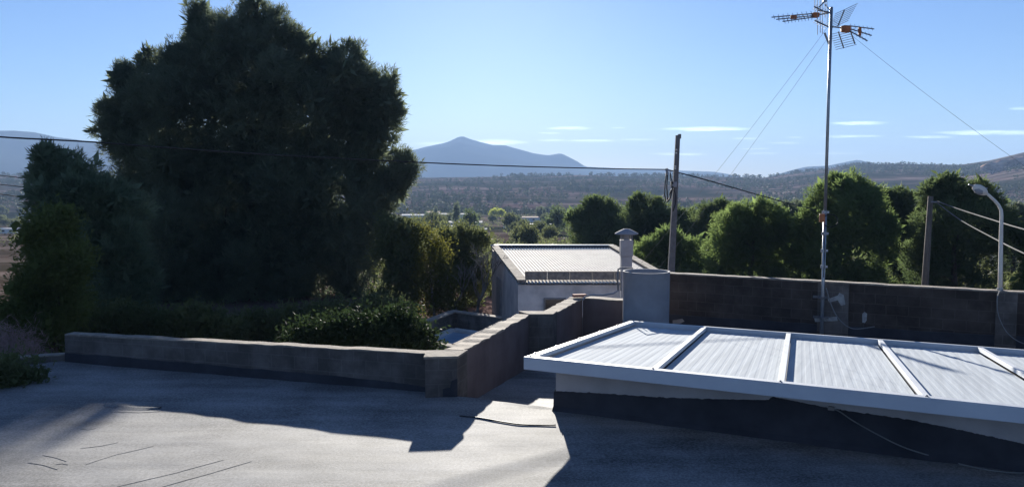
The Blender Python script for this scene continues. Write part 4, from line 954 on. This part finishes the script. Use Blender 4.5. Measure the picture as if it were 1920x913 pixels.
# ------------------------------------------------------------------ quarry
quarry('quarry_face',(1838,1990,[(1838,312),(1855,304),(1880,300),(1920,294),(1990,285)],[(1838,320),(1860,326),(1880,333),(1990,336)]),960,qm)
quarry('quarry_face',(1680,1760,[(1680,327),(1720,326),(1760,331)],[(1680,331),(1720,331),(1760,333)]),1010,qm)
# ------------------------------------------------------------------ haze
hz=MB(); Lh=6600
hz.box((0,0,(-75+262)/2),(2*Lh,2*Lh,262+75)); ho=hz.build('haze',None); tag(ho,'thin pale blue haze filling the valley air','haze',kind='stuff')
hm=bpy.data.materials.new('haze'); hm.use_nodes=True; nt=hm.node_tree; nt.nodes.clear()
out=nt.nodes.new('ShaderNodeOutputMaterial'); pv=nt.nodes.new('ShaderNodeVolumePrincipled'); pv.inputs['Color'].default_value=(.4,.6,.95,1); pv.inputs['Density'].default_value=2.0e-4; pv.inputs['Anisotropy'].default_value=0.0
nt.links.new(pv.outputs[0],out.inputs['Volume']); ho.data.materials.append(hm)
# ------------------------------------------------------------------ world, sun, camera
az=math.atan(SUN_R)
W=bpy.data.worlds.new('World'); scene.world=W; W.use_nodes=True; N=NT(W); bg=N.n['Background']
sky=N.new('ShaderNodeTexSky',sky_type='NISHITA'); sky.sun_disc=False; sky.sun_elevation=SUN_EL; sky.sun_rotation=az; sky.air_density=1.0; sky.dust_density=.12; sky.ozone_density=2.5
tc=N.new('ShaderNodeTexCoord'); sx=N.new('ShaderNodeSeparateXYZ'); N.link(tc.outputs['Generated'],sx.inputs[0])
# cloud streaks at azimuth (x/y) and height (z/y)
u=MATH(N,'DIVIDE',sx.outputs[0],MATH(N,'MAXIMUM',sx.outputs[1],.01)); w=MATH(N,'DIVIDE',sx.outputs[2],MATH(N,'MAXIMUM',sx.outputs[1],.01)); w0=w
cx=N.new('ShaderNodeCombineXYZ'); N.link(u,cx.inputs[0]); N.link(MATH(N,'MULTIPLY',w,22),cx.inputs[1])
cnz=N.new('ShaderNodeTexNoise'); cnz.inputs['Scale'].default_value=22; cnz.inputs['Detail'].default_value=5; N.link(cx.outputs[0],cnz.inputs['Vector'])
w=MATH(N,'ADD',w0,MATH(N,'MULTIPLY',MATH(N,'SUBTRACT',cnz.outputs[0],.5),.0045))
c2n=N.new('ShaderNodeTexNoise'); c2n.inputs['Scale'].default_value=70; c2n.inputs['Detail'].default_value=4; N.link(cx.outputs[0],c2n.inputs['Vector'])
tot=None
for x,y,hw,hh,al in[(1068,241,42,3,.8),(1325,242,85,4,.95),(1612,231,55,4,.85),(1865,249,115,5,.9),(1740,257,50,3,.6),(1600,256,60,3,.55),(930,267,60,5,.8),(830,270,60,4,.5),(1110,264,50,2.5,.7),(1035,263,30,2,.5),(1270,289,60,2.5,.6),(1030,250,22,2,.5),(1415,279,30,2,.5),(1430,288,35,2,.5),(1400,260,30,2,.4),(1920,204,30,2.5,.5),(1490,258,18,2,.4),(1470,268,30,2,.35),(1160,240,14,2,.4),(1200,262,40,2,.35),(1570,288,60,2,.3)]:
    r=ray(x,y); uu,ww=r.x/r.y,r.z/r.y
    a=MATH(N,'POWER',MATH(N,'ABSOLUTE',MATH(N,'DIVIDE',MATH(N,'SUBTRACT',u,uu),hw/F)),2); b_=MATH(N,'POWER',MATH(N,'ABSOLUTE',MATH(N,'DIVIDE',MATH(N,'SUBTRACT',w,ww),hh/F)),2)
    q=MATH(N,'MULTIPLY',MATH(N,'SUBTRACT',1.15,MATH(N,'ADD',a,b_),True),al)
    tot=q if tot is None else MATH(N,'MAXIMUM',tot,q)
cl=MATH(N,'MULTIPLY',tot,MR(N,cnz.outputs[0],.3,.6,.35,1.0),True)
cl=MATH(N,'MULTIPLY',cl,MR(N,c2n.outputs[0],.35,.6,.45,1.0),True)
cl=MATH(N,'MULTIPLY',cl,MATH(N,'GREATER_THAN',sx.outputs[1],.05))
mxc=N.new('ShaderNodeMix',data_type='RGBA',blend_type='MIX'); N.link(cl,mxc.inputs[0]); N.link(sky.outputs[0],mxc.inputs[6])
sc_=N.new('ShaderNodeMix',data_type='RGBA',blend_type='ADD'); sc_.inputs[0].default_value=1; N.link(sky.outputs[0],sc_.inputs[6]); sc_.inputs[7].default_value=(20,18,15,1)
N.link(sc_.outputs[2],mxc.inputs[7])
wb=N.new('ShaderNodeMix',data_type='RGBA',blend_type='MULTIPLY'); wb.inputs[0].default_value=1; N.link(mxc.outputs[2],wb.inputs[6]); wb.inputs[7].default_value=(.47,.585,.86,1)
N.link(wb.outputs[2],bg.inputs[0]); bg.inputs[1].default_value=.05
sl=bpy.data.lights.new('sun','SUN'); sl.energy=5; sl.angle=math.radians(.53); sl.color=(1,.95,.86); so=bpy.data.objects.new('sun',sl); C.objects.link(so)
sdv=Vector((math.sin(az)*math.cos(SUN_EL),math.cos(az)*math.cos(SUN_EL),math.sin(SUN_EL))); so.rotation_euler=sdv.to_track_quat('Z','Y').to_euler()
cam=bpy.data.cameras.new('camera'); cam.sensor_width=36; cam.lens=F/1920*36; cam.clip_start=.1; cam.clip_end=30000
co=bpy.data.objects.new('camera',cam); C.objects.link(co); co.location=CAM; co.rotation_euler=(math.pi/2-PITCH,0,0); scene.camera=co
scene.view_settings.view_transform='Standard'; scene.view_settings.look='None'; scene.view_settings.exposure=1.6; scene.view_settings.gamma=1
scene.render.engine='CYCLES'
scene.cycles.max_bounces=5; scene.cycles.volume_bounces=0; scene.cycles.transparent_max_bounces=8
